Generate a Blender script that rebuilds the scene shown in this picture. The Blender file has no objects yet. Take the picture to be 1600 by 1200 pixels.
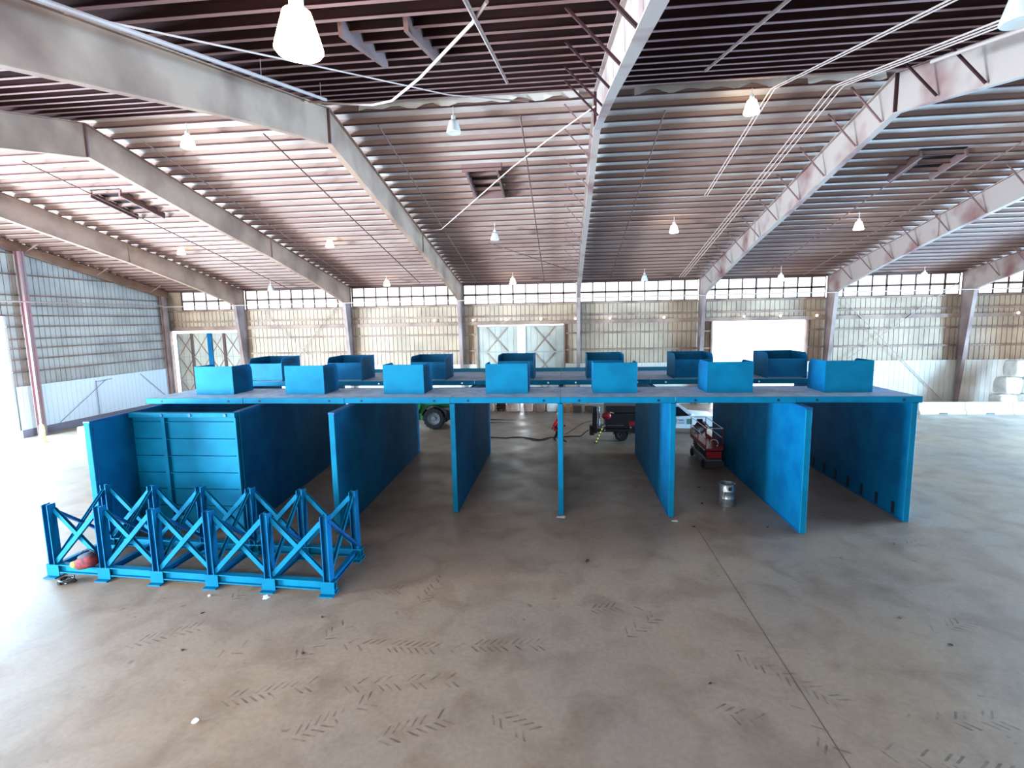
import bpy, math, random
from mathutils import Vector, Matrix
random.seed(7)
sc = bpy.context.scene
COL = sc.collection
PI = math.pi

# ------------------------------------------------------------------ materials
def lin(c):
    return tuple(((v/255)/12.92 if v/255 <= .04045 else (((v/255)+.055)/1.055)**2.4) for v in c)

def mat(name, rgb, rough=.6, metal=0.0, rgb2=None, scale=3.0, detail=6, lo=.4, hi=.65, bump=0.0, bscale=40, spec=.5, stretch=(1, 1, 1)):
    m = bpy.data.materials.new(name); m.use_nodes = True
    nt = m.node_tree; b = nt.nodes['Principled BSDF']
    b.inputs['Roughness'].default_value = rough
    b.inputs['Metallic'].default_value = metal
    b.inputs['Specular IOR Level'].default_value = spec
    b.inputs['Base Color'].default_value = (*lin(rgb), 1)
    tc = nt.nodes.new('ShaderNodeTexCoord'); mp = nt.nodes.new('ShaderNodeMapping')
    geo = nt.nodes.new('ShaderNodeNewGeometry')
    mp.inputs['Scale'].default_value = stretch
    nt.links.new(geo.outputs['Position'], mp.inputs['Vector'])
    if rgb2:
        n = nt.nodes.new('ShaderNodeTexNoise'); n.inputs['Scale'].default_value = scale; n.inputs['Detail'].default_value = detail
        r = nt.nodes.new('ShaderNodeValToRGB')
        r.color_ramp.elements[0].position = lo; r.color_ramp.elements[0].color = (*lin(rgb), 1)
        r.color_ramp.elements[1].position = hi; r.color_ramp.elements[1].color = (*lin(rgb2), 1)
        nt.links.new(mp.outputs[0], n.inputs['Vector']); nt.links.new(n.outputs['Fac'], r.inputs[0]); nt.links.new(r.outputs[0], b.inputs['Base Color'])
    if bump:
        n2 = nt.nodes.new('ShaderNodeTexNoise'); n2.inputs['Scale'].default_value = bscale; n2.inputs['Detail'].default_value = 4
        bp = nt.nodes.new('ShaderNodeBump'); bp.inputs['Strength'].default_value = bump; bp.inputs['Distance'].default_value = .02
        nt.links.new(mp.outputs[0], n2.inputs['Vector']); nt.links.new(n2.outputs['Fac'], bp.inputs['Height']); nt.links.new(bp.outputs[0], b.inputs['Normal'])
    return m

def emis(name, rgb, s):
    m = bpy.data.materials.new(name); m.use_nodes = True
    b = m.node_tree.nodes['Principled BSDF']
    b.inputs['Base Color'].default_value = (*lin(rgb), 1)
    b.inputs['Emission Color'].default_value = (*lin(rgb), 1); b.inputs['Emission Strength'].default_value = s
    return m

M = {}
M['blue'] = mat('blue_paint', (0, 101, 140), .55, rgb2=(0, 87, 128), scale=1.2, spec=.15)
M['blue_d'] = mat('blue_paint_dark', (0, 84, 136), .45, rgb2=(0, 70, 118), scale=2)
M['blue_booth'] = mat('blue_booth_paint', (0, 106, 137), .55, rgb2=(0, 97, 128), scale=1.5, spec=.12)
M['pocket'] = mat('dark_pocket', (8, 26, 52), .7)
M['deck'] = mat('grey_deck_plate', (196, 210, 226), .7, rgb2=(168, 184, 202), scale=2.5, bump=.1)
M['teal'] = mat('teal_paint', (38, 140, 168), .5)
M['primer'] = mat('taupe_primer', (172, 138, 118), .75, rgb2=(126, 94, 80), scale=.45, detail=7, lo=.45, hi=.75)
M['primer_r'] = mat('worn_primer', (166, 146, 138), .75, rgb2=(124, 78, 74), scale=.42, detail=3, lo=.52, hi=.72)
M['column'] = mat('column_paint', (158, 138, 132), .75, rgb2=(128, 104, 100), scale=.6)
M['column_red'] = mat('red_primer', (156, 120, 122), .75, rgb2=(144, 126, 126), scale=.5)
M['purlin_far'] = mat('purlin_paint_lit', (150, 126, 116), .8, rgb2=(126, 100, 92), scale=.25, stretch=(.4, 1, 1))  # lit copy of the purlin paint, far-slope light put into the colour
M['purlin_near'] = mat('purlin_oxide_shaded', (66, 32, 34), .85, rgb2=(48, 24, 26), scale=.5)  # shaded copy of the purlin paint, near-slope gloom put into the colour
M['flange_shadow'] = mat('flange_shadow', (84, 48, 46), .8)  # shadow lines under the far purlins, painted as dark oxide red
M['flange_lit'] = mat('flange_lit', (150, 118, 116), .8)  # bright lower edges of the near purlins, light painted into the flange
M['roof_far'] = mat('roof_liner_lit', (214, 200, 192), .85, rgb2=(176, 156, 150), scale=.3)  # lit far slope of the liner, painted paler
M['roof_near'] = mat('roof_liner_shaded', (76, 30, 32), .9, rgb2=(46, 18, 20), scale=.6)  # same liner on the unlit near slope, its shade painted in
M['tarp'] = mat('white_sheeting', (235, 230, 224), .6)
M['siding'] = mat('beige_siding', (182, 160, 138), .7, rgb2=(158, 138, 120), scale=.5)
M['siding_l'] = mat('grey_siding', (186, 178, 170), .7, rgb2=(166, 158, 152), scale=.5)
M['liner'] = mat('white_liner', (208, 200, 188), .6, rgb2=(194, 186, 176), scale=.6)
M['girt'] = mat('girt_paint', (158, 132, 118), .75, rgb2=(130, 106, 96), scale=.7)
M['mullion'] = mat('mullion_paint', (96, 74, 70), .8)
M['door'] = mat('door_sheet', (172, 168, 156), .6, rgb2=(156, 153, 144), scale=.8)
M['door_frame'] = mat('door_frame', (150, 150, 146), .6)
M['pipe'] = mat('pipe_grey', (178, 156, 150), .6)
M['cable'] = mat('cable_grey', (196, 172, 164), .6)
M['dark'] = mat('dark_opening', (34, 22, 24), .9)
M['curb'] = mat('curb_paint', (126, 98, 94), .8)
M['concrete'] = mat('concrete', (206, 206, 202), .8, rgb2=(188, 188, 184), scale=2, bump=.1)
M['black'] = mat('black_paint', (22, 22, 30), .45)
M['rubber'] = mat('rubber', (26, 26, 28), .85)
M['rim'] = mat('rim_grey', (150, 152, 156), .4, .4)
M['rim_d'] = mat('rim_dark', (64, 64, 70), .5, .3)
M['green'] = mat('green_paint', (14, 128, 58), .4, rgb2=(10, 108, 48), scale=2)
M['glass'] = mat('tinted_glass', (26, 30, 48), .08)
M['white'] = mat('white_paint', (232, 236, 240), .35)
M['red'] = mat('red_paint', (150, 24, 34), .45)
M['orange'] = mat('orange_wood', (206, 128, 50), .7, rgb2=(180, 106, 40), scale=6)
M['wood_d'] = mat('dark_wood', (82, 58, 46), .8, rgb2=(58, 40, 34), scale=5)
M['wood'] = mat('board_wood', (150, 106, 76), .8, rgb2=(120, 82, 58), scale=5)
M['galv'] = mat('galvanised', (168, 174, 178), .38, .75, rgb2=(134, 140, 146), scale=5)
M['steel'] = mat('grey_steel', (120, 120, 124), .5, .5)
M['steel_d'] = mat('dark_steel', (62, 60, 62), .6, .3)
M['chrome'] = mat('chrome', (210, 214, 220), .25, .9)
M['yellow'] = mat('yellow_paint', (222, 190, 40), .5)
M['yellow_pale'] = mat('faded_yellow', (226, 216, 140), .6)
M['bag_tan'] = mat('bag_tan', (196, 158, 138), .85, rgb2=(168, 132, 114), scale=3, bump=.4, bscale=9)
M['bag_brown'] = mat('bag_brown', (160, 124, 104), .85, rgb2=(130, 98, 82), scale=3, bump=.4, bscale=9)
M['bag_white'] = mat('bag_white', (236, 230, 222), .8, rgb2=(214, 206, 196), scale=2, bump=.4, bscale=6)
M['hose'] = mat('hose_black', (30, 30, 34), .6)
M['skin'] = mat('skin', (176, 124, 98), .55)
M['jacket'] = mat('red_jacket', (206, 36, 30), .8, rgb2=(176, 26, 24), scale=8)
M['trousers'] = mat('dark_trousers', (30, 34, 48), .85)
M['boot'] = mat('black_boot', (18, 16, 18), .6)
M['glove'] = mat('black_glove', (24, 22, 24), .8)
M['hat'] = mat('white_hat', (236, 232, 222), .35)
M['eye'] = mat('eye_dark', (20, 16, 14), .3)
M['lime'] = mat('lime_cloth', (150, 176, 60), .8)
M['bag_red'] = mat('red_canvas', (112, 28, 36), .85, rgb2=(64, 18, 28), scale=9)
M['bag_black'] = mat('black_canvas', (40, 38, 52), .8)
M['scrap'] = mat('white_scrap', (226, 224, 218), .7)
M['scrap_d'] = mat('dark_scrap', (54, 44, 38), .9)
M['decal_green'] = mat('decal_green', (90, 140, 124), .6)
M['decal_grey'] = mat('decal_grey', (96, 102, 118), .6)
M['lamp_on'] = emis('lamp_lit', (255, 240, 206), 7)
M['lamp_on_big'] = emis('lamp_lit_near', (255, 238, 190), 6)
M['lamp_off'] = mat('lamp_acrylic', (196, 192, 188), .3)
M['wall_lamp'] = emis('small_lamp_lit', (255, 246, 230), 5)

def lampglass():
    b = M['lamp_off'].node_tree.nodes['Principled BSDF']; b.inputs['Emission Color'].default_value = (1, .97, .92, 1); b.inputs['Emission Strength'].default_value = .02  # faint glow added to unlit lamps, their ballasts and hangers
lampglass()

def floor_mat():
    m = bpy.data.materials.new('stained_concrete'); m.use_nodes = True; nt = m.node_tree; N = nt.nodes.new; L = nt.links.new
    b = nt.nodes['Principled BSDF']; geo = N('ShaderNodeNewGeometry')
    def noise(s, d, lo, hi, ca, cb, dist=0.0):
        n = N('ShaderNodeTexNoise'); n.inputs['Scale'].default_value = s; n.inputs['Detail'].default_value = d; n.inputs['Distortion'].default_value = dist
        r = N('ShaderNodeValToRGB'); r.color_ramp.elements[0].position = lo; r.color_ramp.elements[1].position = hi
        r.color_ramp.elements[0].color = ca; r.color_ramp.elements[1].color = cb
        L(geo.outputs['Position'], n.inputs['Vector']); L(n.outputs['Fac'], r.inputs[0]); return r
    c1 = (*lin((154, 133, 115)), 1); c2 = (*lin((142, 127, 116)), 1)
    base = noise(.16, 8, .38, .66, c1, c2)
    dirt = noise(.9, 9, .46, .74, (1, 1, 1, 1), (.66, .60, .55, 1), .6)
    fine = noise(9, 6, .3, .8, (1.06, 1.05, 1.04, 1), (.82, .81, .80, 1))
    spots = noise(2.4, 3, .7, .76, (1, 1, 1, 1), (.55, .5, .47, 1), .3)
    cur = base.outputs[0]
    for x in (dirt, fine, spots):
        mx = N('ShaderNodeMixRGB'); mx.blend_type = 'MULTIPLY'; mx.inputs[0].default_value = .75
        L(cur, mx.inputs[1]); L(x.outputs[0], mx.inputs[2]); cur = mx.outputs[0]
    L(cur, b.inputs['Base Color'])
    rr = noise(.7, 5, .3, .7, (.34, .34, .34, 1), (.56, .56, .56, 1)); L(rr.outputs[0], b.inputs['Roughness'])
    b.inputs['Specular IOR Level'].default_value = .4
    return m
M['floor'] = floor_mat()

def track_mat():
    m = bpy.data.materials.new('tyre_mark'); m.use_nodes = True; nt = m.node_tree; N = nt.nodes.new; L = nt.links.new
    b = nt.nodes['Principled BSDF']; b.inputs['Base Color'].default_value = (*lin((70, 56, 48)), 1); b.inputs['Roughness'].default_value = .9
    n = N('ShaderNodeTexNoise'); n.inputs['Scale'].default_value = 3.0; n.inputs['Detail'].default_value = 6; geo = N('ShaderNodeNewGeometry'); L(geo.outputs['Position'], n.inputs['Vector'])
    r = N('ShaderNodeMapRange'); r.inputs[1].default_value = .36; r.inputs[2].default_value = .66; r.inputs[3].default_value = .04; r.inputs[4].default_value = .36
    L(n.outputs['Fac'], r.inputs[0]); L(r.outputs[0], b.inputs['Alpha'])
    return m
M['track'] = track_mat()

def pane_mat():
    m = bpy.data.materials.new('clear_pane'); m.use_nodes = True; nt = m.node_tree; N = nt.nodes.new; L = nt.links.new
    out = nt.nodes['Material Output']; nt.nodes.remove(nt.nodes['Principled BSDF'])
    t = N('ShaderNodeBsdfTransparent'); t.inputs[0].default_value = (.62, .64, .64, 1)
    g = N('ShaderNodeBsdfGlossy'); g.inputs['Roughness'].default_value = .1
    mx = N('ShaderNodeMixShader'); mx.inputs[0].default_value = .04
    L(t.outputs[0], mx.inputs[1]); L(g.outputs[0], mx.inputs[2]); L(mx.outputs[0], out.inputs[0])
    return m
M['pane'] = pane_mat()

# ------------------------------------------------------------------ mesh helpers
WLOC = {}
class MB:
    def __init__(s, T=None): s.v = []; s.f = []; s.T = T
    def add(s, vs, fs):
        o = len(s.v)
        s.v += [Vector(v) for v in vs]; s.f += [[i+o for i in f] for f in fs]; return s
    def box(s, x0, x1, y0, y1, z0, z1):
        return s.add([(x0,y0,z0),(x1,y0,z0),(x1,y1,z0),(x0,y1,z0),(x0,y0,z1),(x1,y0,z1),(x1,y1,z1),(x0,y1,z1)],
                     [(3,2,1,0),(4,5,6,7),(0,1,5,4),(1,2,6,5),(2,3,7,6),(3,0,4,7)])
    def bar(s, a, b, w, h, up=(0,0,1)):
        a = Vector(a); b = Vector(b); d = (b-a).normalized(); u = Vector(up)
        r = d.cross(u)
        if r.length < 1e-4: r = d.cross(Vector((1,0,0)))
        r.normalize(); u = r.cross(d).normalized(); r *= w/2; u *= h/2
        return s.add([a-r-u,a+r-u,a+r+u,a-r+u,b-r-u,b+r-u,b+r+u,b-r+u], [(0,1,2,3),(7,6,5,4),(4,5,1,0),(5,6,2,1),(6,7,3,2),(7,4,0,3)])
    def ibeam(s, a, b, w, h, t=.02, up=(0,0,1)):
        a = Vector(a); b = Vector(b); d = (b-a).normalized(); u = Vector(up); r = d.cross(u)
        if r.length < 1e-4: r = d.cross(Vector((1,0,0)))
        r.normalize(); u = r.cross(d).normalized()
        s.bar(a, b, t, h-2*t, up); s.bar(a+u*(h-t)/2, b+u*(h-t)/2, w, t, up); s.bar(a-u*(h-t)/2, b-u*(h-t)/2, w, t, up); return s
    def channel(s, a, b, w, h, t=.02, up=(0,0,1)):
        # U section, flat back facing -up
        a = Vector(a); b = Vector(b); d = (b-a).normalized(); u = Vector(up); r = d.cross(u)
        if r.length < 1e-4: r = d.cross(Vector((1,0,0)))
        r.normalize(); u = r.cross(d).normalized()
        s.bar(a-u*(h-t)/2, b-u*(h-t)/2, w, t, up)
        for k in (-1, 1): s.bar(a+r*k*(w-t)/2+u*t/2, b+r*k*(w-t)/2+u*t/2, t, h-t, up)
        return s
    def tube(s, pts, r, n=8, caps=True):
        pts = [Vector(p) for p in pts]; o = len(s.v); k = len(pts)
        for i, p in enumerate(pts):
            d = (pts[min(i+1,k-1)]-pts[max(i-1,0)]).normalized()
            u = Vector((0,0,1)) if abs(d.z) < .95 else Vector((1,0,0))
            a = d.cross(u).normalized(); b = a.cross(d)
            rr = r[i] if isinstance(r, (list,tuple)) else r
            for j in range(n): s.v.append(p+a*rr*math.cos(2*PI*j/n)+b*rr*math.sin(2*PI*j/n))
        for i in range(k-1):
            for j in range(n): s.f.append([o+i*n+j, o+i*n+(j+1)%n, o+(i+1)*n+(j+1)%n, o+(i+1)*n+j])
        if caps: s.f.append([o+j for j in range(n)][::-1]); s.f.append([o+(k-1)*n+j for j in range(n)])
        return s
    def lathe(s, prof, c, n=20, axis='z'):
        o = len(s.v); k = len(prof); c = Vector(c)
        for r, h in prof:
            for j in range(n):
                a = 2*PI*j/n; p = (r*math.cos(a), r*math.sin(a), h)
                if axis == 'y': p = (p[0], p[2], p[1])
                if axis == 'x': p = (p[2], p[0], p[1])
                s.v.append(c+Vector(p))
        for i in range(k-1):
            for j in range(n):
                q = [o+i*n+j, o+i*n+(j+1)%n, o+(i+1)*n+(j+1)%n, o+(i+1)*n+j]
                s.f.append(q if axis != 'y' else q[::-1])
        return s
    def prism(s, poly, a0, a1, plane='xz'):
        n = len(poly); o = len(s.v)
        for a in (a0, a1):
            for p, q in poly:
                s.v.append(Vector((p,a,q)) if plane == 'xz' else Vector((a,p,q)) if plane == 'yz' else Vector((p,q,a)))
        s.f.append([o+i for i in range(n)]); s.f.append([o+n+i for i in range(n)][::-1])
        for i in range(n): s.f.append([o+i, o+n+i, o+n+(i+1)%n, o+(i+1)%n])
        return s
    def ball(s, c, r, n=12, m=8, sq=(1,1,1), e=1.0):
        o = len(s.v); c = Vector(c)
        def p(x): return math.copysign(abs(x)**e, x)
        for i in range(m+1):
            t = PI*i/m
            for j in range(n):
                a = 2*PI*j/n
                s.v.append(c+Vector((r*sq[0]*p(math.sin(t))*p(math.cos(a)), r*sq[1]*p(math.sin(t))*p(math.sin(a)), r*sq[2]*p(math.cos(t)))))
        for i in range(m):
            for j in range(n): s.f.append([o+i*n+j, o+(i+1)*n+j, o+(i+1)*n+(j+1)%n, o+i*n+(j+1)%n])
        return s
    def build(s, name, m, parent=None, smooth=False, bevel=0, mats=None):
        T = s.T
        vs = [(T @ v if T is not None else v) for v in s.v]
        off = WLOC.get(parent.name, Vector((0,0,0))) if parent else Vector((0,0,0))
        me = bpy.data.meshes.new(name); me.from_pydata([tuple(v-off) for v in vs], [], s.f); me.validate(); me.update()
        import bmesh
        bm = bmesh.new(); bm.from_mesh(me); bmesh.ops.remove_doubles(bm, verts=bm.verts, dist=1e-5); bmesh.ops.recalc_face_normals(bm, faces=bm.faces); bm.to_mesh(me); bm.free()
        if smooth:
            me.shade_smooth(); me.set_sharp_from_angle(angle=math.radians(40))
        me.materials.append(m if not isinstance(m, str) else M[m])
        o = bpy.data.objects.new(name, me); COL.objects.link(o)
        if parent: o.parent = parent
        WLOC[o.name] = off.copy()
        if bevel:
            bv = o.modifiers.new('bevel', 'BEVEL'); bv.width = bevel; bv.segments = 1; bv.limit_method = 'ANGLE'
        return o

def thing(name, label, cat, loc=(0,0,0), group=None):
    o = bpy.data.objects.new(name, None); COL.objects.link(o); o.location = loc; o.empty_display_size = .2
    o['label'] = label; o['category'] = cat
    if group: o['group'] = group
    WLOC[o.name] = Vector(loc); return o
def tag(o, label, cat, group=None, kind=None):
    o['label'] = label; o['category'] = cat
    if group: o['group'] = group
    if kind: o['kind'] = kind
    return o
def struct(o): o['kind'] = 'structure'; return o
def sroot(name, loc=(0,0,0)):
    o = bpy.data.objects.new(name, None); COL.objects.link(o); o.location = loc; o['kind'] = 'structure'; WLOC[o.name] = Vector(loc); return o
def dup(root, loc, label, group=None):
    r = root.copy(); COL.objects.link(r); r.location = loc; r['label'] = label
    if group: r['group'] = group
    WLOC[r.name] = Vector(loc)
    for ch in list(root.children):
        c = ch.copy(); COL.objects.link(c); c.parent = r
        for g in list(ch.children):
            d = g.copy(); COL.objects.link(d); d.parent = c
    return r

# ------------------------------------------------------------------ building shell
XL, XR, YF, YB = -37.3, 46.0, -5.4, 45.5
YR = 20.0
def T(y): return 15.7-(.2 if y > YR else .235)*abs(y-YR)      # top of the rafters
BAY = 10.254
CX = [1.252+BAY*(k-5) for k in range(0, 11)]                  # CX[5] = 1.25 ; columns 2..9
CX[1] = XL

f = MB().box(XL-.2, XR+.2, YF-.2, YB+.2, -.3, 0).build('floor', 'floor'); struct(f)
# ground outside the doors
g = MB().box(-160, 170, -120, 190, -.5, -.31).build('ground_outside', mat('yard_concrete', (196, 194, 188), .9)); struct(g)
# tyre tracks on the slab
def chevrons(mb, x, y, ang, n, w=.46, step=.17, lug=.17):
    ca, sa = math.cos(ang), math.sin(ang)
    for i in range(n):
        if random.random() < .15: continue
        for sd in (-1, 1):
            if random.random() < .18: continue
            u0 = i*step+(step/2 if sd > 0 else 0); pts = []
            for (u, v) in ((u0, .03*sd), (u0+.055, .03*sd), (u0+lug+.055, w/2*sd), (u0+lug, w/2*sd)):
                pts.append((x+ca*u-sa*v, y+sa*u+ca*v, .0015))
            if sd < 0: pts = pts[::-1]
            mb.add(pts, [(0,1,2,3)])
tm = MB()
for (x, y, a, n) in ((-7.9,9.95,.9,7),(-6.1,10.1,1.15,9),(-5.0,8.0,.75,9),(-1.4,8.9,-.5,8),(3.7,11.2,-.75,14),(4.2,9.8,-1.25,9),(-5.2,10.75,0,16),(-2.2,10.9,.1,10),
                     (1.3,11.4,.8,8),(-6.9,8.8,.35,10),(-10.4,10.3,.6,9),(6.4,9.3,.1,10),(-9.2,12.4,1.2,7),(2.6,9.4,-.3,8),(-4.6,9.4,.15,14),(.6,12.6,.2,9),(-3.4,8.1,.5,8),
                     (8.6,12.2,.4,8),(-3.9,12.6,1.3,8),(10.4,16.9,.3,7),(5.4,8.6,-.2,12),(-5.3,13.1,.2,5)):
    chevrons(tm, x, y, a, n)
tm.build('tyre_tracks', 'track', f)
# saw-cut joints in the slab
jm = MB()
for x in (4.7,): jm.box(x-.008, x+.008, YF, 18.0 if x > 0 else 12.5, .0005, .0022)
jm.box(XL, -17, 18.0, 18.016, .0005, .0022)
jm.build('floor_joints', mat('joint', (92, 80, 72), .9), f)

# ceiling deck: two slopes
cm = MB()
def slope(mb, x0, x1, y0, y1, dz, th):
    mb.add([(x0,y0,T(y0)+dz),(x1,y0,T(y0)+dz),(x1,y1,T(y1)+dz),(x0,y1,T(y1)+dz),(x0,y0,T(y0)+dz+th),(x1,y0,T(y0)+dz+th),(x1,y1,T(y1)+dz+th),(x0,y1,T(y1)+dz+th)],
           [(3,2,1,0),(4,5,6,7),(0,1,5,4),(1,2,6,5),(2,3,7,6),(3,0,4,7)])
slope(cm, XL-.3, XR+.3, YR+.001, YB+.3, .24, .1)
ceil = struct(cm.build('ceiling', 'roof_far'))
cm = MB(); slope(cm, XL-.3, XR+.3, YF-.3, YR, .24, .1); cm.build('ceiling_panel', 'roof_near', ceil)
# ridge sheeting hanging loose
rm = MB()
for (x0, x1) in ((2.6, 7.9), (-7.8, .6), (8.6, 11.2)):
    n = 26
    for i in range(n):
        xa = x0+(x1-x0)*i/n; xb = x0+(x1-x0)*(i+1)/n
        def dz(x): return .10+.10*abs(math.sin(x*1.9))+.06*math.sin(x*5.3)
        ya = YR+.25
        rm.add([(xa,ya,T(ya)+.2),(xb,ya,T(ya)+.2),(xb,ya-.1,T(ya)+.12-dz(xb)),(xa,ya-.1,T(ya)+.12-dz(xa))], [(0,1,2,3)])
rm.build('ridge_sheeting', 'tarp', ceil)

# purlins
def purlin(y, m):
    mb = MB(); z = T(y)
    mb.box(XL, XR, y-.01, y+.01, z, z+.235); mb.box(XL, XR, y-.075, y-.01, z, z+.014); mb.box(XL, XR, y+.01, y+.075, z+.215, z+.235)
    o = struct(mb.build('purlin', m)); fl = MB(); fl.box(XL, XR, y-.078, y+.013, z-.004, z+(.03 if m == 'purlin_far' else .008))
    fl.build('lower_flange', 'flange_shadow' if m == 'purlin_far' else 'flange_lit', o); return o
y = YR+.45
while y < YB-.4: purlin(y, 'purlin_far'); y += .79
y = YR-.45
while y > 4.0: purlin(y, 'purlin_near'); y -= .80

# rigid frames
def ribbon(mb, pts, x, w, th):
    for (a, b) in zip(pts[:-1], pts[1:]):
        mb.bar((x, a[0], a[1]), (x, b[0], b[1]), w, th, (0,0,1))
def web(mb, top, bot, x, t=.03):
    n = len(top)
    for i in range(n-1):
        a, b, c, d = top[i], top[i+1], bot[i+1], bot[i]
        vs = [(x+s*t/2, p[0], p[1]) for s in (-1, 1) for p in (a, b, c, d)]
        mb.add(vs, [(0,1,2,3),(7,6,5,4),(0,4,5,1),(3,2,6,7),(1,5,6,2),(0,3,7,4)])
NS = [20, 17, 14, 11, 8, 4, 0, -4, YF]
FS = [(20,1.34),(22.2,1.34),(27,1.36),(33,1.28),(38,1.36),(42.4,1.52),(43.95,1.62)]
def rigid_frame(x, worn):
    r = sroot('rigid_frame', (x, YB, 0)); m = 'primer_r' if worn else 'primer'
    top = [(yy, T(yy)-.02) for yy, d in FS]+[(45.3, T(45.3)-.02)]
    bot = [(yy, T(yy)-d) for yy, d in FS]+[(45.3, T(43.95)-1.62)]
    mb = MB(); web(mb, top, bot, x); ribbon(mb, top, x, .26, .035); ribbon(mb, bot[:-1], x, .26, .035)
    for yy, d in ((33, 1.28),): mb.bar((x, yy, T(yy)-d+.02), (x, yy, T(yy)-.04), .2, .05, (0,1,0))
    mb.build('rafter', m, r)
    top = [(yy, T(yy)-.02) for yy in NS]; bot = [(yy, T(yy)-(1.34 if yy == 20 else 1.24 if yy > 14 else 1.16)) for yy in NS]
    mb = MB(); web(mb, top, bot, x); ribbon(mb, top, x, .26, .035); ribbon(mb, bot, x, .26, .035)
    mb.build('rafter', m, r)
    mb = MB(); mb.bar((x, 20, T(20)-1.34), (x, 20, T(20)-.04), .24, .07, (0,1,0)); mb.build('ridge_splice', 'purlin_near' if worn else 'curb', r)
    # tapered column
    zt = T(43.95)-1.62
    mb = MB(); web(mb, [(45.3, zt-.001), (45.3, 0)], [(43.95, zt), (45.0, 0)], x)
    ribbon(mb, [(43.95, zt), (45.0, 0)], x, .28, .035); mb.bar((x, 45.3, 0), (x, 45.3, T(45.3)-.02), .28, .035, (0,1,0))
    mb.bar((x, 44.0, zt), (x, 45.3, zt), .24, .03)
    mb.build('column', 'column', r)
    for yy in (20.7, 22.3, 24.7, 27.1, 29.6, 32.1, 34.6, 37.0, 39.4, 41.8, 17.9, 16.0, 13.4, 11.0, 8.6):
        d = 1.3 if yy > 18 else 1.18
        mb = MB(); mb.bar((x-.10, yy, T(yy)-d+.05), (x-1.18, yy+(.03), T(yy)+.02), .065, .05); mb.build('flange_brace', 'purlin_near' if yy < 20 else 'curb', r)  # near-slope braces take the shaded paint
    return r
for k in range(2, 10): rigid_frame(CX[k], k >= 5)
# lighter frame at the left end wall
r = sroot('end_frame', (XL+.35, YB, 0)); x = XL+.35
ys = [20, 26, 33, 40, 45.2]
mb = MB(); web(mb, [(q, T(q)-.02) for q in ys], [(q, T(q)-.62) for q in ys], x); ribbon(mb, [(q, T(q)-.02) for q in ys], x, .2, .03); ribbon(mb, [(q, T(q)-.62) for q in ys], x, .2, .03)
mb.build('rafter', 'primer', r)
for q in (27.5, 32.6, 38, 43.2):
    MB().bar((x, q, T(q)-.55), (x+1.1, q, T(q)+.03), .06, .05).build('flange_brace', 'pipe', r)
def hcol(x, y, zt, name, m, parent=None):
    mb = MB(); mb.box(x-.2, x+.2, y-.012, y+.012, 0, zt); mb.box(x-.2, x-.17, y-.17, y+.17, 0, zt); mb.box(x+.17, x+.2, y-.17, y+.17, 0, zt); mb.box(x-.26,x+.26,y-.24,y+.24,0,.03)
    return mb.build(name, m, parent)
struct(hcol(XL+.75, 31.9, T(31.9)-.62, 'end_column', 'column_red'))
struct(hcol(XL+.55, 44.4, T(44.4)-.62, 'corner_column', 'column'))
# wall siding: flat pans with narrow grooves
def siding_x(mb, x0, x1, z0, z1, y, pitch=.39, gw=.045, gd=.06):
    x = x0
    while x < x1-.01:
        xe = min(x+pitch, x1); xg = max(x, xe-gw)
        mb.add([(x,y,z0),(xg,y,z0),(xg,y,z1),(x,y,z1)], [(0,1,2,3)])
        if xe-xg > .01:
            mb.add([(xg,y,z0),(xg,y+gd,z0),(xg,y+gd,z1),(xg,y,z1)], [(0,1,2,3)]); mb.add([(xg,y+gd,z0),(xe,y+gd,z0),(xe,y+gd,z1),(xg,y+gd,z1)], [(0,1,2,3)])
            mb.add([(xe,y+gd,z0),(xe,y,z0),(xe,y,z1),(xe,y+gd,z1)], [(0,1,2,3)])
        x = xe
ZS, ZT = 8.9, 10.62
doors = [(-37.1, -30.25, 6.98), (-7.65, -.02, 7.06), (12.6, 20.15, 7.1)]
mb = MB()
xs = XL
for (a, b, h) in doors:
    siding_x(mb, xs, a, 0, ZS, YB); siding_x(mb, a, b, h, ZS, YB); xs = b
siding_x(mb, xs, XR, 0, ZS, YB)
mb.box(XL, XR, YB, YB+.06, ZT, T(YB)+.26)
wb = struct(mb.build('wall_back', 'siding'))
MB().box(XL, XR, YB+.07, YB+.09, 0, 0.02).build('sill_strip', 'concrete', wb)
# girts, door-track band, eave strip : part of the wall
gm = MB()
for z, h in ((4.8,.15),(6.25,.15),(7.82,.17),(8.82,.16)):
    xs = XL
    segs = []
    for (a, b, hh) in doors:
        if z < hh: segs.append((xs, a-.1)); xs = b+.1
    segs.append((xs, XR))
    for a, b in segs: gm.box(a, b, YB-.24, YB-.005, z-h/2, z-h/2+.02); gm.box(a, b, YB-.24, YB-.005, z+h/2-.02, z+h/2); gm.box(a, b, YB-.2, YB-.18, z-h/2, z+h/2)
gm.build('girts', 'girt', wb)
MB().box(XL, XR, YB-.3, YB-.21, 7.06, 7.38).build('track_beam', 'girt', wb)
MB().box(XL, XR, YB-.22, YB-.02, ZT-.02, ZT+.14).build('eave_strut', 'mullion', wb)
lm = MB(); xs = XL
for (a, b, h) in doors: siding_x(lm, xs, a-.12, 0, 3.6, YB-.23, .39, .02, .02); xs = b+.12
siding_x(lm, xs, XR, 0, 3.6, YB-.23, .39, .02, .02)
lm.build('lower_liner', 'liner', wb)
jm = MB()
for (a, b, h) in doors: jm.box(a-.14, a, YB-.26, YB+.06, 0, h+.05); jm.box(b, b+.14, YB-.26, YB+.06, 0, h+.05)
jm.build('door_jambs', 'girt', wb)
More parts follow.
